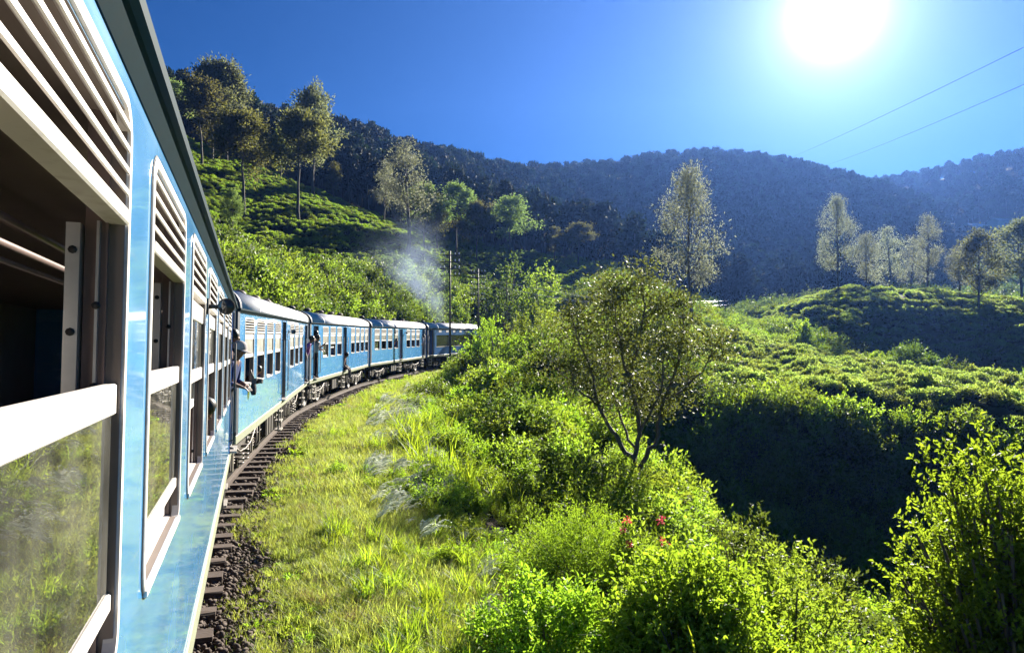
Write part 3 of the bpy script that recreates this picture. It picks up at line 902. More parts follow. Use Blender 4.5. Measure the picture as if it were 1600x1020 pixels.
TWR = None
def shrub_pts(stems, twigs, per, h, rad, up=.6, tw=.16, shell=.35):
    """leaf positions and axes of a shrub h tall"""
    az = rng.uniform(0, 2*np.pi, stems); el = np.arcsin(rng.uniform(.12, 1, stems))
    ln = rng.uniform(.75, 1.08, stems)
    tip = np.stack([np.cos(az)*np.cos(el)*rad, np.sin(az)*np.cos(el)*rad, (np.sin(el)*.92+.08)*h], 1) * ln[:, None]
    si = rng.integers(0, stems, twigs); t = shell + (1-shell) * rng.uniform(0, 1, twigs)**.6
    ctr = tip[si] * t[:, None]; ctr[:, 2] = tip[si, 2] * t**.8
    ctr += rng.normal(size=(twigs, 3)) * rad * .10
    out = unit(ctr * np.array([1, 1, .6])); 
    tdir = unit(out + rng.normal(size=(twigs, 3)) * .55 + np.array([0, 0, up]))
    k = np.tile(np.linspace(-.3, 1, per), twigs)
    ti = np.repeat(np.arange(twigs), per)
    pos = ctr[ti] + tdir[ti] * (k * tw)[:, None] + rng.normal(size=(twigs*per, 3)) * tw * .12
    ax = unit(tdir[ti] * .8 + rng.normal(size=(twigs*per, 3)) * .75)
    pos[:, 2] = np.maximum(pos[:, 2], .02)
    global TWR
    TWR = np.clip(.62*rng.uniform(0, 1, twigs)[ti] + .38*rng.uniform(0, 1, twigs*per), 0, 1)
    return pos, ax, tip

LM = {}
LM['tea'] = leaf_mat('tea_leaf', (.030, .065, .012), (.075, .135, .020), (.34, .50, .03), tf=.46)
LM['tea_pale'] = leaf_mat('tea_leaf_young', (.045, .085, .022), (.10, .16, .04), (.44, .58, .09), tf=.48)
LM['bright'] = leaf_mat('bright_shrub_leaf', (.045, .085, .010), (.12, .17, .018), (.38, .57, .03), tf=.50)
LM['mid'] = leaf_mat('shrub_leaf', (.030, .060, .014), (.075, .12, .025), (.38, .54, .04), tf=.48)
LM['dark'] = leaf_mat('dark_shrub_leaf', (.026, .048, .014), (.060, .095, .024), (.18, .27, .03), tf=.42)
LM['grass'] = leaf_mat('grass_blade', (.10, .15, .026), (.25, .27, .07), (.56, .64, .09), tf=.50, rough=.55, objvar=.3)
LM['dry'] = leaf_mat('dry_grass_blade', (.19, .13, .06), (.30, .22, .10), (.36, .26, .10), tf=.4, rough=.6)
LM['cane'] = leaf_mat('cane_grass_blade', (.05, .11, .015), (.12, .19, .025), (.46, .62, .03), tf=.5)
LM['plume'] = leaf_mat('silver_plume', (.34, .38, .28), (.60, .62, .52), (.66, .72, .52), tf=.5, rough=.5, objvar=.12)
LM['oak'] = leaf_mat('silver_oak_leaf', (.040, .052, .024), (.085, .10, .045), (.26, .29, .11), tf=.42, rough=.75, spec=.12)
LM['oak_olive'] = leaf_mat('olive_oak_leaf', (.034, .044, .016), (.075, .088, .030), (.22, .22, .055), tf=.40, rough=.75, spec=.12)
LM['oak_green'] = leaf_mat('green_oak_leaf', (.035, .060, .018), (.085, .12, .035), (.26, .36, .08), tf=.42, rough=.75, spec=.12)
LM['oak_pale'] = leaf_mat('silver_haze_leaf', (.08, .095, .05), (.18, .20, .12), (.36, .40, .22), tf=.45, rough=.6, spec=.2)  # silvery undersides, with whitish highlights and haze also put into the colour
LM['pine'] = leaf_mat('forest_leaf', (.013, .025, .014), (.025, .040, .019), (.03, .05, .02), tf=.14, rough=.8, objvar=.6, spec=.1)
LM['rust'] = leaf_mat('rusty_leaf', (.10, .05, .02), (.20, .10, .03), (.30, .14, .03), tf=.4)
LM['pink'] = leaf_mat('red_flower_petal', (.45, .03, .05), (.65, .08, .12), (.6, .06, .10), tf=.4)
M['core'] = paint('light_block_core', (.018, .022, .008), rough=.9, var=.3, scale=10)  # dark blob added inside tea bushes and shrubs to block light

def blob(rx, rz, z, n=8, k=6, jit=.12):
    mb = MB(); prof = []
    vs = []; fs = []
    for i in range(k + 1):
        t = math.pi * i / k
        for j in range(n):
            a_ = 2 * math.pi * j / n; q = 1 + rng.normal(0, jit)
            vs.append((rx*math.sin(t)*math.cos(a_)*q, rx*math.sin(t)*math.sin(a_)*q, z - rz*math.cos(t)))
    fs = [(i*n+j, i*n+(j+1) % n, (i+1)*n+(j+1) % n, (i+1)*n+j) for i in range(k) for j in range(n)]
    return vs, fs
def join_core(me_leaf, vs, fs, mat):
    """leaf mesh plus an inner solid, as one mesh"""
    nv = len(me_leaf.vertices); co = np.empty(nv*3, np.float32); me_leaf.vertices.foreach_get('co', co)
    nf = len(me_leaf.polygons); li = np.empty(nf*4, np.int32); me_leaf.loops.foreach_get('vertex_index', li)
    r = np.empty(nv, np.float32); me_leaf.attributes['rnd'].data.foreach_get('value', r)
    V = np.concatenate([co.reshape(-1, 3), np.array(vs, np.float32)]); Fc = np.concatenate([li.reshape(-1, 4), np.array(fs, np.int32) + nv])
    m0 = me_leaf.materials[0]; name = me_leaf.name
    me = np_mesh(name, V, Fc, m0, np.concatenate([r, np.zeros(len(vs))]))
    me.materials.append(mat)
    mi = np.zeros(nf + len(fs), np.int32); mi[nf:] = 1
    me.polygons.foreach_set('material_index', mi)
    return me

TEMPL = {}
def templ(group, me):
    if group not in TEMPL: TEMPL[group] = bpy.data.collections.new(group)
    o = bpy.data.objects.new('%s_%02d' % (group, len(TEMPL[group].objects)), me)
    TEMPL[group].objects.link(o)

for v in range(3):                                                         # tea bushes 1.2 m across
    n = 620
    az = rng.uniform(0, 2*np.pi, n); rr_ = np.sqrt(rng.uniform(0, 1, n)) * .66
    bump = .06 * np.sin(az*3 + v) + rng.normal(0, .05, n)
    z = .72 - .55 * (rr_/.68)**3.2 + bump
    pos = np.stack([rr_*np.cos(az)*(1+bump), rr_*np.sin(az)*(1+bump), np.maximum(z, .05)], 1)
    ax = np.stack([np.cos(az)*rr_*1.2, np.sin(az)*rr_*1.2, .7 - rr_*.4], 1) + rng.normal(size=(n, 3))*.5
    for g_, mt in (('tea_bush', 'tea'), ('pale_tea_bush', 'tea_pale')):
        me = leaves(g_, pos, ax, .15, .065, LM[mt])
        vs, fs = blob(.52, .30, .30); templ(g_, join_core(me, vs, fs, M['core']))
for v in range(4):                                                         # shrubs, 1 m high
    pos, ax, _ = shrub_pts(34, 270, 7, 1.0, .72, tw=.17)
    for g_, mt in (('bright_shrub', 'bright'), ('mid_shrub', 'mid'), ('dark_shrub', 'dark')):
        me = leaves(g_, pos, ax, .095 if v % 2 else .08, .045 if v % 2 else .030, LM[mt], six=False, rnd=TWR)
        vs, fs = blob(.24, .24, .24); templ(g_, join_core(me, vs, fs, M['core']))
def blades(n, h, w, spread, lean, mat, name, seg=4, droop=.5):
    V = []; Fc = []; rn = []
    az = rng.uniform(0, 2*np.pi, n)
    b0 = rng.normal(size=(n, 2)) * spread
    for i in range(n):
        d = np.array([np.cos(az[i]), np.sin(az[i])]); s_ = np.array([-d[1], d[0]])
        hh = h * rng.uniform(.55, 1.15); ln = lean * rng.uniform(.3, 1.2) * hh; dr = droop * rng.uniform(.2, 1.3)
        r = rng.uniform()
        base = len(V)
        for k in range(seg + 1):
            t = k / seg
            o_ = b0[i] + d * ln * t**1.6 * (1 + dr)
            zz = hh * (t - dr * .55 * t**3)
            ww = w * (1 - t**1.7) * .5 + .0006
            V += [(*(o_ - s_*ww), zz), (*(o_ + s_*ww), zz)]; rn += [r, r]
        for k in range(seg): Fc.append((base+2*k, base+2*k+1, base+2*k+3, base+2*k+2))
    return np_mesh(name, np.array(V), np.array(Fc), mat, rn)
for v in range(4):
    templ('grass_tuft', blades(34, .22, .008, .07, .55, LM['grass'], 'grass_tuft'))
    templ('grass_tuft', blades(22, .12, .007, .09, .9, LM['grass' if v < 3 else 'dry'], 'grass_tuft', seg=3))
for v in range(3):
    templ('cane_tuft', blades(46, 1.0, .030, .12, .45, LM['cane'], 'cane_tuft', seg=6, droop=.8))
    templ('dry_tuft', blades(50, .55, .012, .12, .4, LM['dry'], 'dry_tuft', seg=4))
for v in range(3):                                                         # silvery plumed grass
    V = []; Fc = []; rn = []
    for i in range(7):
        az = rng.normal(.2, .7); d = np.array([math.cos(az), math.sin(az)]); s_ = np.array([-d[1], d[0]])
        hh = rng.uniform(.32, .55); reach = rng.uniform(.22, .42); b0 = rng.normal(size=2)*.07
        K = 15
        for k in range(K):
            t = .35 + .65 * k / (K-1)
            c_ = np.array([*(b0 + d*reach*t**2.0), hh*(t*1.25 - .62*t**3)])
            w_ = .046 * math.sin(math.pi*min(1, (t-.33)/.67)**.8) + .008
            for sg in (-1, 1):
                tip = c_ + np.array([*(s_*sg*w_ + d*w_*.7), -w_*.35 + rng.normal(0, .006)])
                m_ = (c_ + tip)/2 + np.array([*(d*.009), .006])
                b = len(V); V += [tuple(c_), tuple(m_), tuple(tip), tuple((c_+tip)/2 - np.array([*(d*.009), 0]))]; Fc.append((b, b+1, b+2, b+3)); rn += [rng.uniform()]*4
        # stalk
        b = len(V)
        for k in range(5):
            t = k/4 * .5; p_ = np.array([*(b0 + d*reach*t**2.0), hh*(t*1.25-.62*t**3)])
            V += [tuple(p_ - np.array([*s_, 0])*.002), tuple(p_ + np.array([*s_, 0])*.002)]; rn += [.1, .1]
        for k in range(4): Fc.append((b+2*k, b+2*k+1, b+2*k+3, b+2*k+2))
    templ('plume_tuft', np_mesh('plume_tuft', np.array(V), np.array(Fc), LM['plume'], rn))
for v in range(3):                                                         # broad-leaved herbs
    n = 46; az = rng.uniform(0, 6.28, n); el = rng.uniform(.1, 1.2, n); q = rng.uniform(.03, .16, n)
    pos = np.stack([np.cos(az)*q, np.sin(az)*q, rng.uniform(.01, .12, n)], 1)
    ax = np.stack([np.cos(az)*np.cos(el), np.sin(az)*np.cos(el), np.sin(el)], 1)
    templ('herb', leaves('herb', pos, ax, .085, .045, LM['bright' if v else 'mid'], six=True))
for v in range(4):                                                         # ballast
    vs, fs = blob(.5, .36, .1, 5, 3, .30)
    templ('ballast_stone', np_mesh('ballast_stone', np.array(vs), np.array(fs), M['stone']))
for v in range(4):                                                         # far forest trees, 10 m high
    n = 520
    ht = 10.0; cb = 3.2 + v*.5
    t = rng.uniform(0, 1, n)**.8; zc = cb + (ht-cb)*t
    rad = (1.0 + 1.7*np.sin(np.pi*np.clip(t*.8+.15, 0, 1))) * np.sqrt(rng.uniform(.15, 1, n)) * (1+.25*np.sin(t*17+v))
    az = rng.uniform(0, 6.28, n)
    pos = np.stack([rad*np.cos(az), rad*np.sin(az), zc], 1)
    me = leaves('forest_tree', pos, rng.normal(size=(n, 3)) + np.array([0, 0, .4]), .80, .52, LM['pine'])
    mb = MB().tube([(0, 0, -.5), (.1, 0, 3), (0, .1, 8.5)], [.2, .16, .05], 5)
    vs = [tuple(q) for q in mb.v]; fs = [f for f in mb.f if len(f) == 4]
    templ('forest_tree', join_core(me, vs, fs, M['bark']))

GNT = {}
def gn_tree(coll):
    if coll.name in GNT: return GNT[coll.name]
    ng = bpy.data.node_groups.new('scatter_' + coll.name, 'GeometryNodeTree')
    ng.interface.new_socket('Geometry', in_out='INPUT', socket_type='NodeSocketGeometry')
    ng.interface.new_socket('Geometry', in_out='OUTPUT', socket_type='NodeSocketGeometry')
    N, L = ng.nodes, ng.links
    gi, go = N.new('NodeGroupInput'), N.new('NodeGroupOutput')
    ip = N.new('GeometryNodeInstanceOnPoints')
    ci = N.new('GeometryNodeCollectionInfo'); ci.inputs['Collection'].default_value = coll
    ci.inputs['Separate Children'].default_value = True; ci.inputs['Reset Children'].default_value = True
    ip.inputs['Pick Instance'].default_value = True
    def attr(nm, ty):
        a_ = N.new('GeometryNodeInputNamedAttribute'); a_.data_type = ty; a_.inputs['Name'].default_value = nm
        return a_.outputs['Attribute']
    er = N.new('FunctionNodeEulerToRotation')
    L.new(attr('rot', 'FLOAT_VECTOR'), er.inputs[0]); L.new(er.outputs[0], ip.inputs['Rotation'])
    L.new(attr('scl', 'FLOAT_VECTOR'), ip.inputs['Scale'])
    L.new(attr('idx', 'INT'), ip.inputs['Instance Index'])
    L.new(gi.outputs[0], ip.inputs['Points']); L.new(ci.outputs['Instances'] if 'Instances' in ci.outputs else ci.outputs[0], ip.inputs['Instance'])
    L.new(ip.outputs[0], go.inputs[0])
    GNT[coll.name] = ng
    return ng
def scatter(name, group, pts, scl, label, cat, tilt=.12, rot=None, kind='stuff'):
    coll = TEMPL[group]; n = len(pts)
    if n == 0: return
    me = bpy.data.meshes.new(name)
    me.vertices.add(n); me.vertices.foreach_set('co', np.asarray(pts, np.float32).ravel())
    scl = np.asarray(scl, float)
    if scl.ndim == 1: scl = np.repeat(scl[:, None], 3, 1)
    rt = np.stack([rng.normal(0, tilt, n), rng.normal(0, tilt, n), rng.uniform(0, 6.28, n) if rot is None else rot], 1)
    a_ = me.attributes.new('rot', 'FLOAT_VECTOR', 'POINT'); a_.data.foreach_set('vector', rt.astype(np.float32).ravel())
    a_ = me.attributes.new('scl', 'FLOAT_VECTOR', 'POINT'); a_.data.foreach_set('vector', scl.astype(np.float32).ravel())
    a_ = me.attributes.new('idx', 'INT', 'POINT'); a_.data.foreach_set('value', rng.integers(0, len(coll.objects), n).astype(np.int32))
    o = link(name, me)
    md = o.modifiers.new('scatter', 'NODES'); md.node_group = gn_tree(coll)
    tag(o, label, cat, kind=kind)
    print(name, n)
    return o
def inpoly(X, Y, poly):
    ins = np.zeros(len(X), bool); j = len(poly) - 1
    for i in range(len(poly)):
        xi, yi = poly[i]; xj, yj = poly[j]
        c_ = ((yi > Y) != (yj > Y)) & (X < (xj-xi)*(Y-yi)/(yj-yi+1e-12)+xi)
        ins ^= c_; j = i
    return ins
def poly(*q): return [(at(*p).x, p[2]) for p in q]
def jgrid(poly_, sp, jit=.35):
    P = np.array(poly_); x0, y0 = P.min(0); x1, y1 = P.max(0)
    xs = np.arange(x0, x1, sp); ys = np.arange(y0, y1, sp*.87)
    X, Y = np.meshgrid(xs, ys); X = X + (np.arange(len(ys)) % 2)[:, None]*sp*.5
    X = X.ravel() + rng.normal(0, sp*jit*.5, X.size); Y = Y.ravel() + rng.normal(0, sp*jit*.5, Y.size)
    k = inpoly(X, Y, poly_)
    return X[k], Y[k]
def ground3(X, Y, dz=0.0): return np.stack([X, Y, terrain(X, Y) + dz], 1)
def fbm(X, Y, f, seed=0):
    h_ = np.random.default_rng(seed); v = 0
    for o_ in range(6):
        k = h_.normal(size=2); k = k/np.linalg.norm(k) * f * (1.5**o_); v = v + np.sin(X*k[0]+Y*k[1]+h_.uniform(0, 6.28)) / (1.3**o_)
    return v / 2.2

# ------------------------------------------------------------------ tea gardens
P_LEFT = poly((-420,-60,120),(60,90,126),(300,232,126),(400,268,126),(500,306,126),(600,342,126),(700,388,130),(800,402,134),(940,415,134),(900,430,96),(800,430,90),(690,430,82),(600,400,70),(520,392,60),(430,425,50),(330,395,50),(250,330,50),(60,200,66),(-420,100,66))
X, Y = jgrid(P_LEFT, 1.04)
Z = terrain(X, Y)
row = (Z + .25*fbm(X, Y, .5, 1)) / 1.05
k = (row % 1.0 > .30) & (fbm(X, Y, .9, 2) > -.85)
lat, _, _, past = track_query(X, Y); k &= (lat < -13) | (lat > 7) | (past > 6)
pts = np.stack([X, Y, Z - .08], 1)[k]
scatter('tea_bushes', 'tea_bush', pts, np.stack([rng.uniform(.85, 1.25, len(pts))]*2 + [rng.uniform(.75, 1.2, len(pts))], 1), 'rows of clipped tea bushes on the slope left of the train', 'tea bushes')
P_PLAT = poly((1050,600,46),(1080,602,42.5),(1200,616,39.5),(1400,632,37.5),(1600,650,35.5),(1900,665,34),(1800,604,52),(1540,586,58.5),(1400,566,64),(1250,540,71),(1100,512,74),(1020,530,66),(1000,530,56))
X, Y = jgrid(P_PLAT, .88)
Z = terrain(X, Y); k = (fbm(X, Y, .8, 5) > -.5) & (fbm(X, Y, 2.4, 6) > -.75)
pts = np.stack([X, Y, Z - .1], 1)[k]
scatter('plateau_tea_bushes', 'pale_tea_bush', pts, np.stack([rng.uniform(.65, 1.35, len(pts))]*2 + [rng.uniform(.5, 1.0, len(pts)) + .75*np.clip(fbm(pts[:, 0], pts[:, 1], 1.3, 9), 0, 1)], 1), 'sunlit tea bushes on the terrace right of the gully', 'tea bushes')
P_KNOLL = poly((1150,505,106),(1205,495,112),(1250,470,122),(1320,452,125),(1400,455,125),(1600,470,125),(1850,480,120),(1850,620,80),(1600,600,77),(1450,570,81),(1330,548,85),(1200,515,96))
X, Y = jgrid(P_KNOLL, 1.05)
Z = terrain(X, Y); k = (fbm(X, Y, .5, 8) > -.55) & (((Z + .3*fbm(X, Y, .4, 3))/1.3) % 1.0 > .2)
pts = np.stack([X, Y, Z - .1], 1)[k]
scatter('knoll_tea_bushes', 'pale_tea_bush', pts, rng.uniform(.9, 1.45, len(pts)), 'tea bushes covering the round knoll beyond the terrace', 'tea bushes')

# ------------------------------------------------------------------ undergrowth
def region(n, x0, x1, y0, y1, dens):
    X = rng.uniform(x0, x1, n); Y = rng.uniform(y0, y1, n)
    lat, tz, ss, past = track_query(X, Y); lat = np.where(past > 3, 30.0, lat)
    k = rng.uniform(0, 1, n) < dens(X, Y, lat)
    return X[k], Y[k], lat[k]
inP = lambda X, Y: inpoly(X, Y, P_PLAT) | inpoly(X, Y, P_KNOLL) | inpoly(X, Y, P_LEFT)
def smooth(e0, e1, t):
    t = np.clip((t-e0)/(e1-e0), 0, 1); return t*t*(3-2*t)
# right-hand slope down to the gully and its far bank
def d_under(X, Y, lat):
    d = np.clip(22.0 / (np.maximum(Y, 3) + 8), .3, 1.0)
    return d * (lat > 4.7) * ~inP(X, Y)
for nm, grp, n, s0, s1, lab in (('bright_undergrowth', 'bright_shrub', 2600, .35, .95, 'bright yellow-green leafy undergrowth on the slope right of the line'),
                                ('green_undergrowth', 'mid_shrub', 2600, .4, 1.2, 'mid-green leafy undergrowth between the line and the gully'),
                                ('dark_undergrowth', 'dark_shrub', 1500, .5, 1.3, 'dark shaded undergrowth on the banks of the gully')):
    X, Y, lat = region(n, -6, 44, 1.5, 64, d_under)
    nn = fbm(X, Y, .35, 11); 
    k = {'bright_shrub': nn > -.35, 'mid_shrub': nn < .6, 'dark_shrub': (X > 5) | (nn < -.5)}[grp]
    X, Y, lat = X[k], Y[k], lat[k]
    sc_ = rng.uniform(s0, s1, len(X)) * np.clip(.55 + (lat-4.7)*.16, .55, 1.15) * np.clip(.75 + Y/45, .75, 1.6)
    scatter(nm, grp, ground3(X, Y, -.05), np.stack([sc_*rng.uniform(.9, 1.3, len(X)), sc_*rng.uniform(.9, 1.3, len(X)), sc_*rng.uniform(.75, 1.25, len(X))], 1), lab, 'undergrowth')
# bank behind the train and the rough ground round the tea
def d_bank(X, Y, lat): return 1.0 * (lat < -3.7) * (lat > -15) * (Y > 8)
for nm, grp, n, lab in (('gully_bright_bushes', 'bright_shrub', 260, 'taller bushes on the far gully bank whose tips catch the sun'), ('gully_green_bushes', 'mid_shrub', 260, 'taller green bushes below the edge of the terrace')):
    X, Y, lat = region(n, 4, 40, 31, 45, lambda X, Y, lat: 1.0 * (lat > 6) * ~inpoly(X, Y, P_PLAT))
    scatter(nm, grp, ground3(X, Y, -.1), rng.uniform(1.0, 2.3, len(X)), lab, 'bushes')
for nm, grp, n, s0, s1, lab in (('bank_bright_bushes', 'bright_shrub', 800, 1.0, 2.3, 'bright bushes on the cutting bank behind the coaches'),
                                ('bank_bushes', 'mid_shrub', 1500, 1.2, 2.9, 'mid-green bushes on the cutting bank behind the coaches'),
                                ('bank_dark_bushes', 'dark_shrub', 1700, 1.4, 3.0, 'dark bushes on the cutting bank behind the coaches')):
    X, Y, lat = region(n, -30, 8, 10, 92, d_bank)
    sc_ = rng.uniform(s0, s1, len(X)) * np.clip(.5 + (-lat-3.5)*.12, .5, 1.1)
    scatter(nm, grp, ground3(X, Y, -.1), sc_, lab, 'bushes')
def d_mid(X, Y, lat): return 1.0 * (np.abs(lat) > 5) * ~inP(X, Y) * ((X > -4 + (Y-50)*.1) | (Y > 84)) * (X < 44)
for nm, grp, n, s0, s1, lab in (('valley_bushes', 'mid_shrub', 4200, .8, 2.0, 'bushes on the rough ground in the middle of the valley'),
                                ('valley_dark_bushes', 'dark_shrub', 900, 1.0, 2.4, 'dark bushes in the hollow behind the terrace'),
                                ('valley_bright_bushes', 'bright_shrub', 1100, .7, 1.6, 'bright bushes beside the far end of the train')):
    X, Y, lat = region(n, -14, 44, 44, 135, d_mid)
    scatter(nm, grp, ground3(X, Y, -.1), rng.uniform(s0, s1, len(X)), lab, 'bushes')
# grass on the shoulder beside the ballast
def grasspts(n, y0, y1, l0, l1, p=1.0):
    s0 = TS[np.argmin(np.abs(TA[:, 1]-y0))]; s1 = TS[np.argmin(np.abs(TA[:, 1]-y1))]
    ss = rng.uniform(s0, s1, n); l = rng.uniform(l0, l1, n)
    i = np.clip(np.searchsorted(TS, ss) - 1, 0, len(TS)-2); t = (ss-TS[i])/(TS[i+1]-TS[i])
    P = TA[i]*(1-t)[:, None] + TA[i+1]*t[:, None]
    return P[:, 0] + TR[i, 0]*l, P[:, 1] + TR[i, 1]*l, l
GP = []; GS = []
for n, y0, y1, sc0 in ((16000, 1.5, 12, .95), (12000, 12, 30, 1.25), (6000, 30, 62, 1.7)):
    X, Y, l = grasspts(n, y0, y1, 1.3, 5.4)
    k = rng.uniform(0, 1, n) < smooth(1.4, 2.3, l + .4*fbm(X, Y, 1.6, 21)) * (.55 + .45*(fbm(X, Y, 1.1, 22) > -.4))
    X, Y, l = X[k], Y[k], l[k]
    GP.append(ground3(X, Y, -.01)); GS.append(sc0 * rng.uniform(.6, 1.35, len(X)) * (.65 + .35*smooth(1.8, 3.6, l)))
scatter('shoulder_grass', 'grass_tuft', np.concatenate(GP), np.concatenate(GS), 'yellow-green grass on the shoulder beside the ballast', 'grass')
GP = []; GS = []
for n, y0, y1, sc0 in ((1500, 1.5, 12, .42), (1500, 12, 30, .65), (900, 30, 60, 1.2)):
    X, Y, l = grasspts(n, y0, y1, 1.7, 5.0)
    k = (fbm(X, Y, 1.4, 31) > .0) & (rng.uniform(0, 1, len(X)) < .6)
    GP.append(ground3(X[k], Y[k])); GS.append(sc0*rng.uniform(.6, 1.4, k.sum()))
scatter('shoulder_weeds', 'herb', np.concatenate(GP), np.concatenate(GS), 'low broad-leaved weeds among the shoulder grass', 'weeds')
X, Y, l = grasspts(700, 5.5, 40, 3.6, 5.6)
k = (fbm(X, Y, 1.3, 41) > -.15) & (rng.uniform(0, 1, len(X)) < .5)
X1, Y1, l1 = grasspts(700, 3, 50, 2.9, 5.6)
k1 = (fbm(X1, Y1, .9, 81) + (l1-4.2)*.5 > .1)
scatter('verge_bushes', 'bright_shrub', ground3(X1[k1], Y1[k1], -.03), rng.uniform(.14, .42, k1.sum()), 'low leafy weeds and seedlings along the outer verge', 'weeds')
scatter('plumed_grass', 'plume_tuft', ground3(X[k], Y[k], .02), rng.uniform(.6, 1.25, k.sum()) * np.clip(.8 + Y[k]/60, .8, 1.3), 'silvery plumed grass along the edge of the shoulder', 'plumed grass', rot=rng.normal(.1, .35, k.sum()))
X, Y, lat = region(2600, -7, 14, 5, 60, lambda X, Y, lat: (lat > 4.6)*(lat < 12)*(fbm(X, Y, .5, 51) > .1))
scatter('cane_grass', 'cane_tuft', ground3(X, Y), rng.uniform(.6, 1.25, len(X)), 'tall bright cane grass among the slope undergrowth', 'cane grass')
X, Y = jgrid(poly((1380,566,66),(1540,588,60),(1700,600,55),(1700,606,52),(1540,582,56.5),(1400,562,62)), .8)
GP = []; GS = []
for n, y0, y1, sc0 in ((800, 2, 14, .34), (600, 14, 40, .5)):
    X1, Y1, l1 = grasspts(n, y0, y1, 2.3, 5.0)
    k1 = fbm(X1, Y1, 1.2, 71) > .15
    GP.append(ground3(X1[k1], Y1[k1])); GS.append(sc0*rng.uniform(.6, 1.3, k1.sum()))
scatter('shoulder_dry_grass', 'dry_tuft', np.concatenate(GP), np.concatenate(GS), 'straw-coloured dry grass in patches on the shoulder', 'dry grass', tilt=.25)
GP = []; GS = []
for n, y0, y1, sc0 in ((500, 2, 14, .42), (420, 14, 45, .55)):
    X1, Y1, l1 = grasspts(n, y0, y1, 2.6, 5.6)
    k1 = fbm(X1, Y1, 1.0, 72) > .05
    GP.append(ground3(X1[k1], Y1[k1])); GS.append(sc0*rng.uniform(.5, 1.3, k1.sum()))
scatter('shoulder_tall_grass', 'cane_tuft', np.concatenate(GP), np.concatenate(GS), 'longer fresh green grass clumps on the shoulder', 'grass', tilt=.2)
scatter('dry_grass', 'dry_tuft', ground3(X, Y), rng.uniform(.9, 1.8, len(X)), 'brown dry grass along the back edge of the terrace', 'dry grass')
BX, BY, Bl = [], [], []
for n, y0, y1 in ((22000, 2, 12), (11000, 12, 26), (4500, 26, 50)):
    X, Y, l = grasspts(n, y0, y1, -.4, 2.15)
    k = (l < 1.75 + .3*rng.normal(size=n)); BX.append(X[k]); BY.append(Y[k]); Bl.append(l[k])
X = np.concatenate(BX); Y = np.concatenate(BY); l = np.concatenate(Bl)
pp = ground3(X, Y, .0); pp[:, 2] += rng.uniform(-.01, .06, len(X))
scatter('ballast', 'ballast_stone', pp, rng.gamma(3., .0125, len(X)).clip(.016, .08) * np.clip(1 + Y/40, 1, 2), 'dark broken-stone ballast between and beside the sleepers', 'ballast', tilt=.6)
def gz(x, y): return float(terrain([x], [y])[0])
HOUSES = []
for px, py, Lh, lab in ((1523, 352, 10, 'small white-roofed house on the far hill, left of two'), (1567, 344, 12, 'small white-roofed house on the far hill, right of two')):
    Yh = 300.0
    for Yq in np.arange(200, 520, 3):
        p = at(px, py, Yq)
        if p.z - gz(p.x, Yq) < 4.0: Yh = float(Yq); break
    p = at(px, py, Yh); HOUSES.append((p.x, Yh, gz(p.x, Yh) - .4, Lh, lab)); print('house', p.x, Yh, HOUSES[-1][2])
# forest on the hills
def forest(name, P_, sp, s0, s1, lab, thin=-9, dz=0):
    X, Y = jgrid(P_, sp, .6)
    k = ~inP(X, Y) & (fbm(X, Y, .05, 61) > thin)
    for hx, hy, hz_, Lh, lab in HOUSES:
        k &= ~((np.abs(X - hx*Y/hy) < Lh*.75+3) & (Y > hy-45) & (Y < hy+8))
    X, Y = X[k], Y[k]
    scatter(name, 'forest_tree', ground3(X, Y, dz), np.stack([rng.uniform(s0, s1, len(X))*.95]*2 + [rng.uniform(s0, s1, len(X))], 1), lab, 'forest', tilt=.04)
forest('forest', poly((-100,150,132),(380,262,131),(620,340,132),(700,380,136),(850,400,142),(1000,430,135),(1150,480,150),(1330,480,160),(1420,440,190),(1480,400,260),(1440,340,330),(1330,300,380),(1000,280,420),(740,290,430),(430,240,300),(-100,100,300)), 4.7, .6, 1.45, 'dark forest covering the hills behind the tea slope')
X, Y, lat = region(1500, 36, 190, 118, 240, lambda X, Y, lat: ~inP(X, Y) * 1.0)
scatter('hollow_bushes', 'dark_shrub', ground3(X, Y, -.2), rng.uniform(2.0, 4.5, len(X)), 'dark bushes in the hollow behind the knoll', 'bushes')
forest('far_forest', poly((1330,300,400),(1480,400,262),(1600,420,220),(1900,420,220),(2100,200,400),(1800,225,500),(1450,275,530),(1300,295,520)), 8.0, .7, 1.15, 'scattered dark trees on the far right hill', thin=-.8)

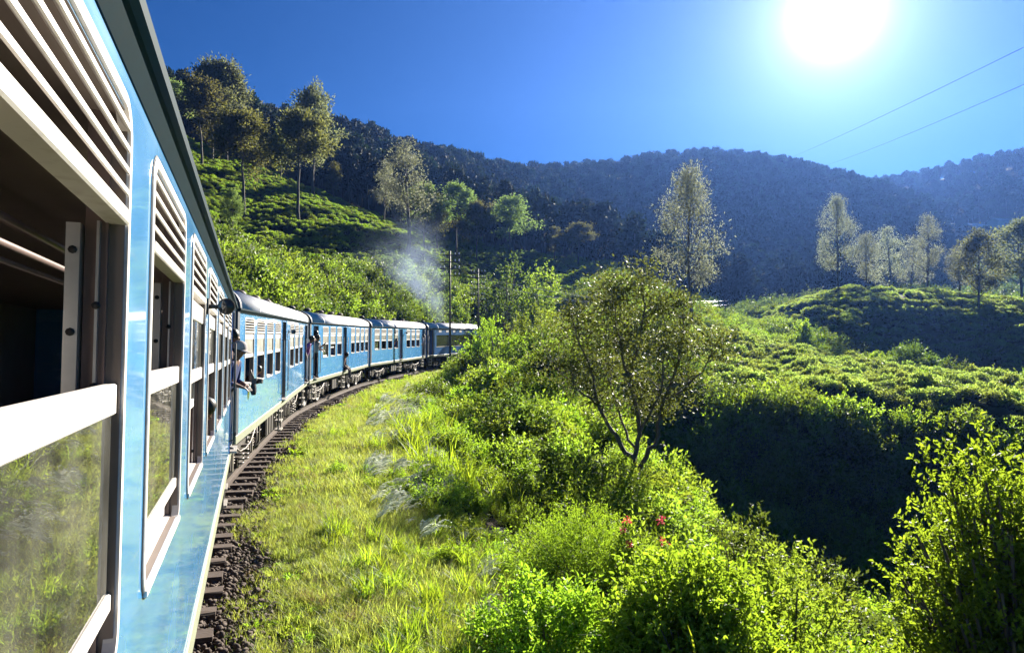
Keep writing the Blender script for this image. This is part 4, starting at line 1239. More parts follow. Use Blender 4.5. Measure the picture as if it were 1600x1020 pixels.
# ------------------------------------------------------------------ single trees
def tree_meshes(H, cb, spread, nprim, seed, mat, leaf=.26, per=46, clus=.42, top=1.0, sub=4, droop=0.0, rise=.9, r0=None, lean=0.0):
    """trunk-and-limb mesh and crown mesh of a tree H m high"""
    global rng
    keep = rng; rng = np.random.default_rng(seed)
    r0 = r0 or H * .016
    mb = MB(); n = 9
    wob = rng.normal(0, H*.006, (n, 2)).cumsum(0); wob[0] = 0
    tr = [Vector((wob[i, 0] + lean*H*(i/(n-1))**1.5, wob[i, 1], H*.97*i/(n-1) - (.35 if i == 0 else 0))) for i in range(n)]
    mb.tube(tr, [r0*(1.25 if i == 0 else 1)*(1-.86*i/(n-1)) for i in range(n)], 8)
    def tpos(z):
        t = min(max(z/(H*.97), 0), 1)*(n-1); i = min(int(t), n-2); return tr[i].lerp(tr[i+1], t-i)
    C = []
    for k in range(nprim):
        f = (k + rng.uniform(0, .8)) / nprim
        z = H * (cb + (0.97-cb) * f**.9)
        az = k*2.4 + rng.normal(0, .5)
        shape = (.35 + .65*math.sin(math.pi*min(1, f*.82+.22))) * (1 - .45*f)
        ln = spread * shape * rng.uniform(.6, 1.25)
        b = tpos(z); d = Vector((math.cos(az), math.sin(az), rise*rng.uniform(.5, 1.2) + f*.35)).normalized()
        pts = [b]; p = b.copy(); dd = d.copy()
        for q in range(4):
            dd = (dd + Vector(rng.normal(0, .16, 3)) + Vector((0, 0, -droop*.2))).normalized(); p = p + dd*ln/4; pts.append(p.copy())
        rb = r0*.42*(1-.55*f)*max(.5, shape)
        mb.tube(pts, [rb*(1-.8*i/4) for i in range(5)], 5)
        wt = 1 - .62*f; C.append((pts[-1], wt)); C.append((pts[3], .8*wt))
        for q in range(sub):
            t = rng.uniform(.35, .95)*4; i = min(int(t), 3); s0 = pts[i].lerp(pts[i+1], t-i)
            d2 = (dd + Vector(rng.normal(0, .7, 3)) + Vector((0, 0, .25))).normalized(); l2 = ln*rng.uniform(.25, .5)
            e = s0 + d2*l2; m_ = s0.lerp(e, .55) + Vector(rng.normal(0, .06*l2, 3))
            mb.tube([s0, m_, e], [rb*.35, rb*.22, rb*.08], 4, cap=False)
            C.append((e, wt)); C.append((m_, .6*wt))
    for q in range(3): C.append((tpos(H*.93) + Vector(rng.normal(0, spread*.16, 3)), .45*top))
    P = []; A = []
    for c_, w_ in C:
        k = int(per * w_ * rng.uniform(.5, 1.4))
        off = rng.normal(size=(k, 3)) * clus * np.array([1, 1, .75]) * rng.uniform(.7, 1.25)
        P.append(np.array(c_)[None] + off); A.append(unit(off + rng.normal(size=(k, 3))*clus*.9 + np.array([0, 0, .12])))
    P = np.concatenate(P); A = np.concatenate(A)
    crown = leaves('crown', P, A, leaf, leaf*.42, LM[mat])
    trunk = mb.mesh('trunk', M['bark'])
    rng = keep
    return trunk, crown
TV = [tree_meshes(10, .45, 3.2, 15, 101, 'oak', leaf=.34, per=58, clus=.36, rise=.7, sub=5), tree_meshes(10, .42, 3.4, 15, 102, 'oak_olive', leaf=.34, per=64, clus=.36, rise=.75, sub=5),
      tree_meshes(10, .26, 2.8, 20, 103, 'oak_green', leaf=.32, per=40, clus=.33, rise=.7), tree_meshes(10, .20, 3.3, 24, 104, 'oak', leaf=.30, per=34, clus=.30, rise=.8, sub=6),
      tree_meshes(10, .46, 3.5, 14, 105, 'oak_green', leaf=.34, per=56, clus=.36, rise=.75, sub=5), tree_meshes(10, .34, 2.1, 18, 106, 'oak_olive', leaf=.30, per=38, clus=.32),
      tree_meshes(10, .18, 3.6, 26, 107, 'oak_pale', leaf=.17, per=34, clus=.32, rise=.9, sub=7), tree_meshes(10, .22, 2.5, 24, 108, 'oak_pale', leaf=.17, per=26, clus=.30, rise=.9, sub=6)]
def gz(x, y): return float(terrain([x], [y])[0])
def place_tree(px, top, Y, v, label, width=1.0, rot=0.0, base=None, group='silver oak trees on the tea slopes', name='silver_oak_tree'):
    p = at(px, 500, Y); z0 = gz(p.x, Y) if base is None else base
    h = at(px, top, Y).z - z0
    r = empty(name, (p.x, Y, z0))
    sca = h / 10.0
    r.scale = (sca*width, sca*width, sca); r.rotation_euler = (0, 0, rot)
    t = link('trunk', TV[v][0], r); c_ = link('crown', TV[v][1], r)
    tag(r, label, 'tree', group)
    return r
for q in (
  (268,132,118,4,'leftmost dark tree, half hidden behind the near coach gutter',1.2,.3),
  (312,128,108,1,'olive tree beside the gutter of the near coach, in front of the tallest left one',1.0,1.0),
  (328,98,114,0,'tall dark tree with the highest crown on the left skyline',.85,2.0),
  (352,104,116,0,'dark bushy tree touching the right of the highest left crown',.9,4.2),
  (378,178,91,1,'dark round-crowned tree halfway up the tea slope, alone on its trunk',1.05,.6),
  (436,205,117,2,'small pale tree on the ridge left of the paired trunks',1.0,2.2),
  (466,178,92,1,'dense olive tree with paired trunks in the middle of the tea slope',1.0,3.3),
  (488,135,110,3,'thin tall tree showing lacy against the sky above the olive one',.85,1.2),
  (520,255,116,5,'narrow small tree on the ridge left of the dark forest edge',1.0,1.2),
  (600,255,114,7,'slim hazy tree left of the tall pale one on the ridge',1.0,5.0),
  (634,218,96,7,'tall pale tree standing in front of the dark forest above the smoke',1.15,.9),
  (664,292,108,4,'small round tree just right of the tall pale one',1.0,2.6),
  (684,305,112,5,'slender tree between the round small one and the three ridge trees',1.0,4.0),
  (712,292,114,4,'pale round-crowned tree, first of three on the lower ridge',1.0,.2),
  (746,318,112,1,'short leaning-crowned tree, middle of three on the lower ridge',1.0,2.9),
  (800,312,119,4,'broad light-topped tree, last of three on the lower ridge',1.25,1.9),
  (866,356,126,5,'low grey tree left of the round dark tree in the saddle',1.3,.5),
  (905,350,122,1,'round dark tree alone in the saddle of the ridge',1.35,3.1),
  (1080,270,64,6,'large airy tree standing alone in the middle distance with a wide crown',.76,.4),
  (1310,312,116,6,'tall grey tree on the left end of the knoll',.72,2.7),
  (1356,368,118,6,'shorter pale tree just right of the tall grey one on the knoll',.9,.9),
  (1396,355,140,7,'faint narrow tree behind the knoll',1.1,1.7),
  (1424,372,145,7,'faint rounded tree behind the knoll, right of the narrow one',1.1,4.4),
  (1455,338,115,7,'slim tree with a bare straight trunk on the knoll top',.9,3.0),
  (1498,385,112,7,'hazy tree behind the big forked one on the knoll',1.2,.1),
  (1530,362,94,3,'big forked olive tree on the shaded face of the knoll',1.0,5.2),
  (1598,345,108,3,'dark tree cut by the right edge of the picture',1.2,2.1)):
    place_tree(*q)
place_tree(360, 298, 81, 2, 'light green sapling low on the tea slope left of the lone dark tree', 1.0, 2.0, name='sapling')
# gnarled small tree on the near slope
def gnarled():
    global rng
    keep = rng; rng = np.random.default_rng(77)
    mb = MB(); P = []; A = []
    base = [(.02, 0, -.4), (0, 0, .3), (-.08, .02, 1.0)]
    mb.tube(base, [.15, .11, .095], 8)
    limbs = [[(-.08, .02, 1.0), (-.55, .1, 1.75), (-1.0, .2, 2.6), (-1.35, .2, 3.8), (-1.75, .1, 5.0)],
             [(-.08, .02, 1.0), (.05, 0, 1.9), (-.15, -.1, 3.2), (.15, 0, 4.9), (.1, 0, 6.4)],
             [(0, 0, .9), (.45, .1, 1.6), (.75, .2, 2.7), (1.25, .1, 4.2), (1.3, 0, 5.8)],
             [(-.06, .02, 1.3), (-.35, .6, 2.1), (-.6, .9, 3.6), (-.7, 1.1, 5.6)],
             [(-1.0, .2, 2.6), (-1.7, -.2, 3.1), (-2.3, -.3, 3.7)], [(.75, .2, 2.7), (1.5, -.3, 3.3), (2.0, -.4, 4.3)],
             [(-.15, -.1, 3.2), (-.6, -.5, 4.4), (-.7, -.7, 5.9)], [(.05, 0, 1.9), (.5, -.6, 3.0), (.7, -.9, 4.6)]]
    for li, l in enumerate(limbs):
        l = [Vector(q) for q in l]; n = len(l)
        fine = [q + Vector(rng.normal(0, .035, 3)) if 0 < i else q for i, q in enumerate(catmull2(l))]
        r_ = .075 if li < 3 else .045
        mb.tube(fine, [r_*(1-.82*i/(len(fine)-1)) for i in range(len(fine))], 6)
        for k in range(26 if li < 4 else 16):
            t = rng.uniform(.38, 1)*(len(fine)-1); i = min(int(t), len(fine)-2); s0 = fine[i].lerp(fine[i+1], t-i)
            d = Vector(rng.normal(0, 1, 3)); d.z = abs(d.z)*.8 + .15; d.normalize()
            ln = rng.uniform(.35, 1.0); e = s0 + d*ln; m_ = s0.lerp(e, .5) + Vector(rng.normal(0, .07, 3))
            mb.tube([s0, m_, e], [.014, .009, .003], 4, cap=False)
            for c_ in (e, m_, e.lerp(m_, .5)):
                kk = int(rng.uniform(12, 66) * (1.25 if c_.z > 4.2 else .6)); off = rng.normal(size=(kk, 3))*np.array([.22, .22, .15])
                P.append(np.array(c_)[None]+off); A.append(unit(off + rng.normal(size=(kk, 3))*.3))
    P = np.concatenate(P); A = np.concatenate(A)
    cr = leaves('crown', P, A, .10, .045, LM['gnarl'])
    tk = mb.mesh('trunk', M['bark'])
    rng = keep
    return tk, cr
def catmull2(P_): 
    out = []
    for i in range(len(P_)-1):
        p0, p1, p2, p3 = P_[max(i-1, 0)], P_[i], P_[i+1], P_[min(i+2, len(P_)-1)]
        for k in range(4):
            t = k/4; out.append(.5*((2*p1)+(p2-p0)*t+(2*p0-5*p1+4*p2-p3)*t*t+(3*p1-p0-3*p2+p3)*t**3))
    return out + [P_[-1]]
LM['gnarl'] = leaf_mat('gnarled_tree_leaf', (.034, .050, .016), (.075, .090, .026), (.20, .24, .04), tf=.40)
tk, cr = gnarled()
p = at(996, 600, 22); r = empty('gnarled_tree', (p.x, 22, gz(p.x, 22)))
h = at(960, 405, 22).z - r.location.z
r.scale = (h/6.7, h/6.7, h/6.7)
link('trunk', tk, r); link('crown', cr, r)
tag(r, 'small gnarled tree with dark forking limbs and thin reddish-green crown above the gully', 'tree')

# ------------------------------------------------------------------ single shrubs
def make_shrub(name, x, y, z, h, rad, mat, label, stems=40, twigs=520, per=9, leaf=.06, wid=.028, tw=.14, up=.6, seed=0, cat='shrub', group=None, core=True, shell=.3, zz=0):
    global rng
    keep = rng; rng = np.random.default_rng(seed + 900)
    pos, ax, tip = shrub_pts(stems, twigs, per, h, rad, up=up, tw=tw, shell=shell)
    r = empty(name, (x, y, z))
    link('foliage', leaves('foliage', pos, ax, leaf, wid, LM[mat], six=True, rnd=TWR), r)
    mb = MB()
    for t in tip[::2]:
        t = Vector(t); mb.tube([(t.x*.05, t.y*.05, -.1), (t.x*.35, t.y*.35, t.z*.5), tuple(t*.93)], [.014*h, .009*h, .003*h], 5, cap=False)
    mb.build('stems', M['bark'], parent=r)
    tag(r, label, cat, group)
    rng = keep
    return r
def hit(px, py, hgt):
    """distance at which the sight line through (px, py) passes hgt above the ground"""
    for Y in np.arange(5, 140, .5):
        p = at(px, py, Y)
        if p.z - gz(p.x, Y) < hgt: return float(Y)
    return 60.0
def sh(name, px, top, Y, wpx, mat, label, hmin=.5, **kw):
    p = at(px, top, Y); z0 = gz(p.x, Y)
    h = max(hmin, p.z - z0)
    return make_shrub(name, p.x, Y, z0 - .05, h, wpx/2*Y/FPX, mat, label, **kw)
sh('shrub', 1585, 680, 7.6, 400, 'bright', 'large glossy yellow-green bush filling the lower right corner', stems=900, twigs=8200, per=8, leaf=.064, wid=.033, tw=.12, seed=1, shell=.5, up=.25)
sh('shrub', 1075, 850, 6.3, 300, 'bright', 'leafy yellow-green bush at the bottom, left of the dark gap', stems=420, twigs=3600, per=8, leaf=.056, wid=.029, tw=.10, seed=2, shell=.5, up=.3)
sh('shrub', 1235, 835, 7.6, 200, 'mid', 'grey-green bush with pale leaves beside the dark gap', stems=36, twigs=800, per=9, leaf=.06, wid=.03, tw=.16, seed=3)
sh('shrub', 1165, 790, 9.5, 160, 'dark', 'dark leafy bush behind the yellow-green one at the bottom', stems=30, twigs=520, per=8, leaf=.075, wid=.036, seed=4)
sh('shrub', 1260, 1000, 5.6, 260, 'bright', 'low bush poking into the bottom edge below the dark gap', stems=36, twigs=600, per=9, leaf=.05, wid=.024, seed=5)
sh('shrub', 860, 905, 6.6, 260, 'bright', 'spreading leafy bush at the bottom beside the plumed grass', stems=40, twigs=1000, per=9, leaf=.055, wid=.026, seed=6)
sh('shrub', 900, 790, 9.2, 220, 'bright', 'feathery light green bush halfway down the near slope', stems=60, twigs=2200, per=12, leaf=.045, wid=.012, tw=.18, seed=7)
sh('shrub', 1380, 765, hit(1380, 765, 1.5), 60, 'rust', 'small orange-tipped bush alone above the dark gully', stems=16, twigs=160, per=8, leaf=.08, wid=.04, seed=8)
sh('shrub', 1305, 800, hit(1305, 800, 1.6), 90, 'mid', 'sparse pale twiggy bush in front of the dark gully', stems=14, twigs=150, per=7, leaf=.07, wid=.035, seed=9)
sh('shrub', 790, 395, 80, 120, 'dark', 'broad dark bush on the bank above the end of the train', stems=40, twigs=900, per=8, leaf=.30, wid=.15, tw=.6, seed=10)
sh('shrub', 845, 410, 78, 90, 'mid', 'olive bush right of the broad dark one above the train', stems=36, twigs=600, per=8, leaf=.28, wid=.14, tw=.5, seed=11)
sh('shrub', 1258, 500, 74, 66, 'mid', 'round olive bush at the left foot of the knoll', stems=24, twigs=300, per=8, leaf=.22, wid=.12, tw=.4, seed=12)
sh('shrub', 1368, 545, 64, 26, 'mid', 'small round bush sticking up from the back edge of the terrace', stems=14, twigs=120, per=7, leaf=.16, wid=.09, tw=.2, seed=13)
sh('shrub', 1195, 548, 60, 26, 'dark', 'small dark sapling rising from the middle of the terrace', stems=8, twigs=80, per=6, leaf=.15, wid=.08, tw=.2, seed=14, hmin=1.2)
sh('shrub', 1446, 580, 52, 22, 'mid', 'thin sapling on the right part of the terrace', stems=8, twigs=80, per=6, leaf=.14, wid=.08, tw=.2, seed=15, hmin=1.2)
sh('shrub', 770, 500, 47, 110, 'bright', 'bright bush hiding the far end of the train', stems=30, twigs=600, per=8, leaf=.14, wid=.07, tw=.3, seed=16)
sh('shrub', 845, 470, 52, 110, 'mid', 'tall green bush right of the bright one at the end of the train', stems=30, twigs=600, per=8, leaf=.15, wid=.075, tw=.3, seed=17)
sh('shrub', 1005, 470, 50, 170, 'mid', 'wide bush behind the crown of the gnarled tree', stems=30, twigs=700, per=8, leaf=.16, wid=.08, tw=.3, seed=18)
# red-flowering plant
fl = sh('flowering_plant', 1000, 800, 9.0, 110, 'mid', 'leafy plant with red flower heads at the edge of the gully', stems=22, twigs=260, per=8, leaf=.075, wid=.03, seed=19)
for k_, (dx, dy, dz) in enumerate(((-.22, 0, -.02), (-.26, .1, -.16), (.21, 0, -.02), (.24, .05, -.30), (-.2, .1, -.34))):
    n_ = 34; q_ = rng.normal(size=(n_, 3))*.020
    o = link('flower', leaves('flower', q_, unit(q_ + rng.normal(size=(n_, 3))*.02), .034, .020, LM['pink']), fl)
    hgt = at(1000, 800, 9.0).z - fl.location.z
    o.location = (dx, dy-.35, hgt + dz)

# ------------------------------------------------------------------ telegraph poles and wires
def tpole(x, y, ztop, label, arms=4, span=1.3):
    z0 = gz(x, y) - .3
    r = empty('telegraph_pole', (x, y, z0)); H = ztop - z0
    MB().tube([(0, 0, 0), (0, 0, H*.6), (0, 0, H)], [.085, .075, .06], 10).build('pole', M['pole'], parent=r)
    for k in range(arms):
        z = H - .35 - k*.52
        am = MB().box(-span/2, span/2, -.04, .04, -.035, .035).build('crossarm', M['pole'], parent=r); am.location = (0, -.10, z)
        for q in (-.62, -.36, .36, .62):
            i_ = MB().lathe([(.012, 0), (.012, .05), (.05, .055), (.055, .10), (.035, .12), (.045, .15), (.02, .18), (0, .185)], 10).build('insulator', M['insul'], parent=am)
            i_.location = (q*span/1.3, 0, .034)
    tag(r, label, 'telegraph pole', 'telegraph poles beside the line')
    return r
P1 = at(703, 392, 52); P2 = at(747, 420, 63)
tpole(P1.x, 52, P1.z, 'dark telegraph pole standing in front of the farthest coach', 4, 1.5)
tpole(P2.x, 63, P2.z, 'telegraph pole with white insulators behind the bushes at the end of the train', 6, 1.3)
P3 = at(1133, 466, 88)
tpole(P3.x, 88, P3.z, 'short distant telegraph pole right of the large airy tree', 2, 1.3)
def wire(name, a_, b_, sag, r_, mat, label, cat, group):
    a_, b_ = Vector(a_), Vector(b_); n_ = 24
    pts = [a_.lerp(b_, i/n_) - Vector((0, 0, sag*4*(i/n_)*(1-i/n_))) for i in range(n_+1)]
    o = MB().tube(pts, r_, 5).build(name, M[mat])
    tag(o, label, cat, group)
for k in range(4):
    q = (-.55, -.33, .33, .55)[k]
    wire('telegraph_wire', (P2.x+q, 62.9, P2.z-.75-.5*(k % 2)), (P3.x+q, 88, P3.z-.3-.5*(k % 2)), .9+.15*k, .007, 'wirebright', ('first', 'second', 'third', 'fourth')[k] + ' bright telegraph wire sagging across the valley, counted from the line', 'wire', 'telegraph wires across the valley')
    wire('telegraph_wire', (P1.x+q, 51.9, P1.z-.2-.5*(k % 2)), (P2.x+q, 62.9, P2.z-.2-.5*(k % 2)), .15, .008, 'wire', ('first', 'second', 'third', 'fourth')[k] + ' thin wire strung between the two poles by the train', 'wire', 'telegraph wires beside the train')
pa = at(1760, -5, 44); pb = at(1190, 262, 330); pc = at(1760, 62, 44); pd = at(1250, 268, 330)
wire('power_line', pa, pb, 1.2, .022, 'wire', 'upper of two power lines crossing the sky at right', 'power line', None)
wire('power_line', pc, pd, 1.5, .022, 'wire', 'lower of two power lines crossing the sky at right', 'power line', None)
r = empty('power_pole', (pa.x, 44.0, gz(pa.x, 44) - .4)); H_ = pa.z - r.location.z + .4
MB().tube([(0, 0, 0), (0, 0, H_)], [.22, .14], 10).build('pole', M['pole'], parent=r)
for zz_ in (H_-.4, pc.z - r.location.z): MB().box(-.6, .6, -.06, .06, zz_-.05, zz_+.05).build('crossarm', M['pole'], parent=r)
tag(r, 'tall power pole just outside the right edge carrying both sky wires', 'power pole')

# ------------------------------------------------------------------ far houses
M['hwall'] = paint('house_wall', (.55, .52, .46), rough=.8)
M['hroof'] = paint('house_tin_roof', (.62, .63, .66), rough=.35, metal=.3)
for hx, hy, z0, Lh, lab in HOUSES:
    r = empty('house', (hx, hy, z0)); r.rotation_euler = (0, 0, .25)
    mb = MB().box(-Lh/2, Lh/2, -3, 3, 0, 3.0)
    mb.add([(-Lh/2, -3, 3), (-Lh/2, 3, 3), (-Lh/2, 0, 4.4)], [(0, 2, 1)]); mb.add([(Lh/2, -3, 3), (Lh/2, 3, 3), (Lh/2, 0, 4.4)], [(0, 1, 2)])
    mb.build('wall', M['hwall'], parent=r)
    mb = MB()
    for sg in (-1, 1): mb.add([(-Lh/2-.5, sg*3.6, 2.75), (Lh/2+.5, sg*3.6, 2.75), (Lh/2+.5, 0, 4.5), (-Lh/2-.5, 0, 4.5), (-Lh/2-.5, sg*3.6, 2.83), (Lh/2+.5, sg*3.6, 2.83), (Lh/2+.5, 0, 4.58), (-Lh/2-.5, 0, 4.58)], [(0, 1, 2, 3), (4, 5, 6, 7), (0, 1, 5, 4), (0, 3, 7, 4), (1, 2, 6, 5)])
    mb.build('roof', M['hroof'], parent=r)
    for x in (-2.4, 2.2): 
        o = MB().box(-.5, .5, -3.06, -2.98, 1.0, 2.2).build('window', M['lampglass'], parent=r); o.location = (x, 0, 0)
    o = MB().box(-.45, .45, -3.06, -2.98, .02, 2.1).build('door', M['wood'], parent=r)
    tag(r, lab, 'house')

# ------------------------------------------------------------------ passengers
def cloth(name, c_): return paint(name, c_, rough=.8, var=.15, scale=20, spec=.2)
SKIN = paint('skin', (.16, .075, .045), rough=.5, var=.08, scale=20)
HAIR = paint('black_hair', (.010, .009, .009), rough=.45)
def person(label, coach_, x, y, z, yaw, shirt, trousers, pose='stand', lean=0.0, scale=1.0, cap=None, seed=0):
    """continuous skinned body; local +x is the way the person faces"""
    V = []; Ed = []; Rr = []; Mt = []
    def j(p, rx, ry=None, m=0, par=None):
        V.append(Vector(p)); Rr.append((rx, ry or rx)); Mt.append(m)
        if par is not None: Ed.append((par, len(V)-1))
        return len(V)-1
    la, ca, sa = lean, math.cos(lean), math.sin(lean)
    def up(x_, y_, z_):                       # bend the upper body at the hips
        dz = z_-.92; return (x_*ca + dz*sa, y_, .92 - x_*sa + dz*ca)
    pel = j((0, 0, .92), .13, .15, 2)
    sp = j(up(0, 0, 1.12), .115, .14, 1, pel); ch = j(up(.02, 0, 1.32), .125, .16, 1, sp)
    nk = j(up(.03, 0, 1.46), .05, .05, 0, ch); h1 = j(up(.06, 0, 1.54), .068, .06, 0, nk); h2 = j(up(.06, 0, 1.62), .088, .075, 0, h1); h3 = j(up(.045, 0, 1.70), .06, .055, 0, h2)
    j(up(.155, 0, 1.585), .012, .012, 0, h2)                       # nose
    for sg in (-1, 1):
        s1 = j(up(.02, sg*.17, 1.40), .058, .058, 1, ch)
        if pose == 'hold': e1 = j(up(.06, sg*.24, 1.13), .044, .044, 1, s1); w1 = j(up(.25, sg*.12, 1.10), .030, .030, 0, e1)
        elif pose == 'rail': e1 = j(up(-.06, sg*.30, 1.17), .044, .044, 1, s1); w1 = j(up(.06, sg*.38, 1.35 if sg > 0 else .98), .030, .030, 0, e1)
        else: e1 = j(up(.12, sg*.22, 1.14), .044, .044, 1, s1); w1 = j(up(.32, sg*.18, 1.08), .030, .030, 0, e1)
        wv = V[w1]; d = (V[w1]-V[e1]).normalized(); pm = j(wv + d*.06, .034, .020, 0, w1)
        sd = Vector((0, 1, 0)) - d*d.y; sd.normalize()
        for f_, ln in ((-.030, .058), (-.010, .068), (.010, .062), (.030, .05)):
            a0 = j(V[pm] + d*.03 + sd*f_, .0095, .0095, 0, pm); j(V[a0] + d*ln*.8 + Vector((0, 0, -ln*.5)), .008, .008, 0, a0)
        t0 = j(wv + d*.035 - sd*.034*sg, .010, .010, 0, w1); j(V[t0] + d*.045 - sd*.018*sg, .008, .008, 0, t0)
        if pose in ('sitwin', 'sitdoor'):
            hp = j((.04, sg*.09, .88), .085, .085, 2, pel); kn = j((.44, sg*.11, .90) if pose == 'sitdoor' else (sg*.10-.06, .44, .90), .062, .062, 2, hp); an = j((.46, sg*.11, .47) if pose == 'sitdoor' else (sg*.10-.06, .46, .47), .045, .045, 2, kn); j((.60, sg*.12, .43) if pose == 'sitdoor' else (sg*.10-.06, .60, .43), .04, .035, 3, an)
        else:
            hp = j((0, sg*.09, .84), .088, .088, 2, pel); kn = j((.03, sg*.10, .47), .060, .060, 2, hp); an = j((0, sg*.10, .09), .042, .042, 2, kn); j((.15, sg*.11, .045), .04, .035, 3, an)
    me = bpy.data.meshes.new('body'); me.from_pydata([tuple(v) for v in V], Ed, [])
    o = bpy.data.objects.new('body_skeleton', me); col.objects.link(o)
    o.modifiers.new('skin', 'SKIN'); sd_ = o.modifiers.new('sub', 'SUBSURF'); sd_.levels = 2; sd_.render_levels = 2
    for k_, sv in enumerate(me.skin_vertices[0].data): sv.radius = Rr[k_]; sv.use_root = (k_ == 0)
    dg = bpy.context.evaluated_depsgraph_get(); dg.update()
    bm_ = bpy.data.meshes.new_from_object(o.evaluated_get(dg))
    bpy.data.objects.remove(o)
    bm_.name = 'body'
    bm_.materials.clear()
    for m_ in (SKIN, shirt, trousers, M['black']): bm_.materials.append(m_)
    Va = np.array([tuple(v) for v in V]); Ea = np.array(Ed)
    mi = []
    A_, B_ = Va[Ea[:, 0]], Va[Ea[:, 1]]; AB = B_-A_; L2 = (AB**2).sum(1)+1e-9
    for pg in bm_.polygons:
        c_ = np.array(pg.center); t = np.clip(((c_-A_)*AB).sum(1)/L2, 0, 1); dd = np.linalg.norm(A_+AB*t[:, None]-c_, axis=1)
        k_ = int(dd.argmin()); e_ = Ed[k_]; ma, mb_ = Mt[e_[0]], Mt[e_[1]]
        mi.append(ma if t[k_] < .5 else mb_)
    bm_.polygons.foreach_set('material_index', mi); bm_.polygons.foreach_set('use_smooth', [True]*len(mi))
    r = empty('person', (0, 0, 0))
    link('body', bm_, r)
    # hair and cap follow the head
    hc = Vector(up(.05, 0, 1.635)); Rt = Matrix.Translation(hc) @ Matrix.Rotation(la, 4, 'Y')
    prof = [(.0, .105), (.045, .100), (.078, .075), (.094, .035), (.097, 0), (.090, -.035), (.07, -.06)]
    mb = MB().lathe(prof[::-1], 16, 0, Rt @ Matrix.Translation((-.018, 0, 0)) @ Matrix.Rotation(R(-22), 4, 'Y') @ Matrix.Diagonal((1.05, .92, 1, 1)))
    mb.build('hair', HAIR, parent=r)
    for sg in (-1, 1):
        MB().lathe([(0, .012), (.014, .008), (.016, 0), (.010, -.01), (0, -.012)][::-1], 10, 0, Rt @ Matrix.Translation((.01, sg*.083, -.05)) @ Matrix.Diagonal((1.2, .6, 2.0, 1))).build('ear', SKIN, parent=r)
        MB().lathe([(0, .008), (.007, .004), (.008, 0), (.004, -.006), (0, -.008)][::-1], 8, 0, Rt @ Matrix.Translation((.092, sg*.032, -.030))).build('eye', HAIR, parent=r)
    MB().box(.0, .008, -.024, .024, -.004, .004, 0, Rt @ Matrix.Translation((.086, 0, -.098))).build('mouth', paint('lips', (.12, .04, .035), rough=.5), parent=r)
    if cap is not None:
        mb = MB().lathe([(0, .122), (.06, .112), (.095, .075), (.108, .03), (.110, -.012)][::-1], 18, 0, Rt @ Matrix.Translation((-.012, 0, 0)))
        bp = [(.10*math.cos(t), .10*math.sin(t)) for t in np.linspace(-1.2, 1.2, 9)]
        vs = [(q[0], q[1], .0) for q in bp] + [(q[0]*1.0+.10*math.cos(t*.9), q[1]*1.02, -.022) for q, t in zip(bp, np.linspace(-1.2, 1.2, 9))]
        vs2 = [(v[0], v[1], v[2]-.006) for v in vs]
        fs = [(k_, k_+1, 9+k_+1, 9+k_) for k_ in range(8)]
        mb.add([Rt @ Vector(v) for v in vs], fs); mb.add([Rt @ Vector(v) for v in vs2], [f[::-1] for f in fs])
        mb.build('cap', cap, parent=r)
    # place it in the frame of its coach
    o0, a_, g_, L_ = coaches[coach_]
    Mx = Matrix.Translation(o0) @ Matrix.Rotation(-a_, 4, 'Z') @ Matrix.Rotation(math.atan(g_), 4, 'X') @ Matrix.Rotation(CANT, 4, 'Y')
    r.matrix_world = Mx @ Matrix.Translation((x, y, z)) @ Matrix.Rotation(yaw, 4, 'Z') @ Matrix.Diagonal((scale, scale, scale, 1))
    tag(r, label, 'person')
    return r
navy_c = cloth('navy_shirt', (.02, .035, .12)); dk = cloth('dark_trousers', (.02, .02, .028)); purp = cloth('purple_shirt', (.26, .10, .30)); grey_c = cloth('pale_grey_shirt', (.42, .40, .42)); brown_c = cloth('brown_shirt', (.10, .05, .04)); capm = cloth('grey_cap', (.30, .27, .27)); red_c = cloth('dark_red_shirt', (.16, .03, .04))
FL = 1.165
person('person in grey cap and navy shirt leaning from the near coach end door with camera', 0, W-.10, 17.22, FL-.06, R(-20), navy_c, dk, 'hold', lean=R(15), cap=capm, scale=.985)
person('dark-haired person standing behind the one in the grey cap', 0, W-.16, 17.56, FL, R(0), brown_c, dk, 'rail', lean=R(9), scale=1.06)
person('dark-haired passenger leaning out of a window of the near coach', 0, W-.46, 11.72, FL-.02, R(15), navy_c, dk, 'sitwin', lean=R(48), scale=.78)
person('person in purple shirt leaning out of the rear doorway of the second coach', 1, W-.04, 13.16, FL, R(5), purp, dk, 'rail', lean=R(18))
person('person in pale grey shirt standing in the first doorway of the third coach', 2, W-.04, .86, FL, R(-30), grey_c, dk, 'rail', lean=R(12), scale=1.0)
person('dark-haired person behind the pale grey shirt in the third coach doorway', 2, W-.22, 1.12, FL, R(0), brown_c, dk, 'stand', lean=R(10), scale=1.1)
person('person in dark clothes sitting in the middle doorway of the third coach', 2, W-.20, 6.82, FL-.80, R(0), brown_c, dk, 'sitdoor', lean=R(22))
person('passenger in dark red leaning an arm out of a fourth coach window', 3, W-.42, 5.45, FL-.05, R(0), red_c, dk, 'sitwin', lean=R(36), scale=.95)
person('dark figure standing in the last doorway of the fourth coach', 3, W-.08, 13.1, FL, R(0), navy_c, dk, 'rail', lean=R(8))
person('passenger resting at the second window of the second coach', 1, W-.42, 2.72, FL-.28, R(20), brown_c, dk, 'sitwin', lean=R(34), scale=.85)
def on_coach(o, k_, x, y, z, rz=0.0):
    o0, a_, g_, L_ = coaches[k_]
    o.matrix_world = Matrix.Translation(o0) @ Matrix.Rotation(-a_, 4, 'Z') @ Matrix.Rotation(math.atan(g_), 4, 'X') @ Matrix.Rotation(CANT, 4, 'Y') @ Matrix.Translation((x, y, z)) @ Matrix.Rotation(rz, 4, 'Z')
cm_ = empty('hand_camera')
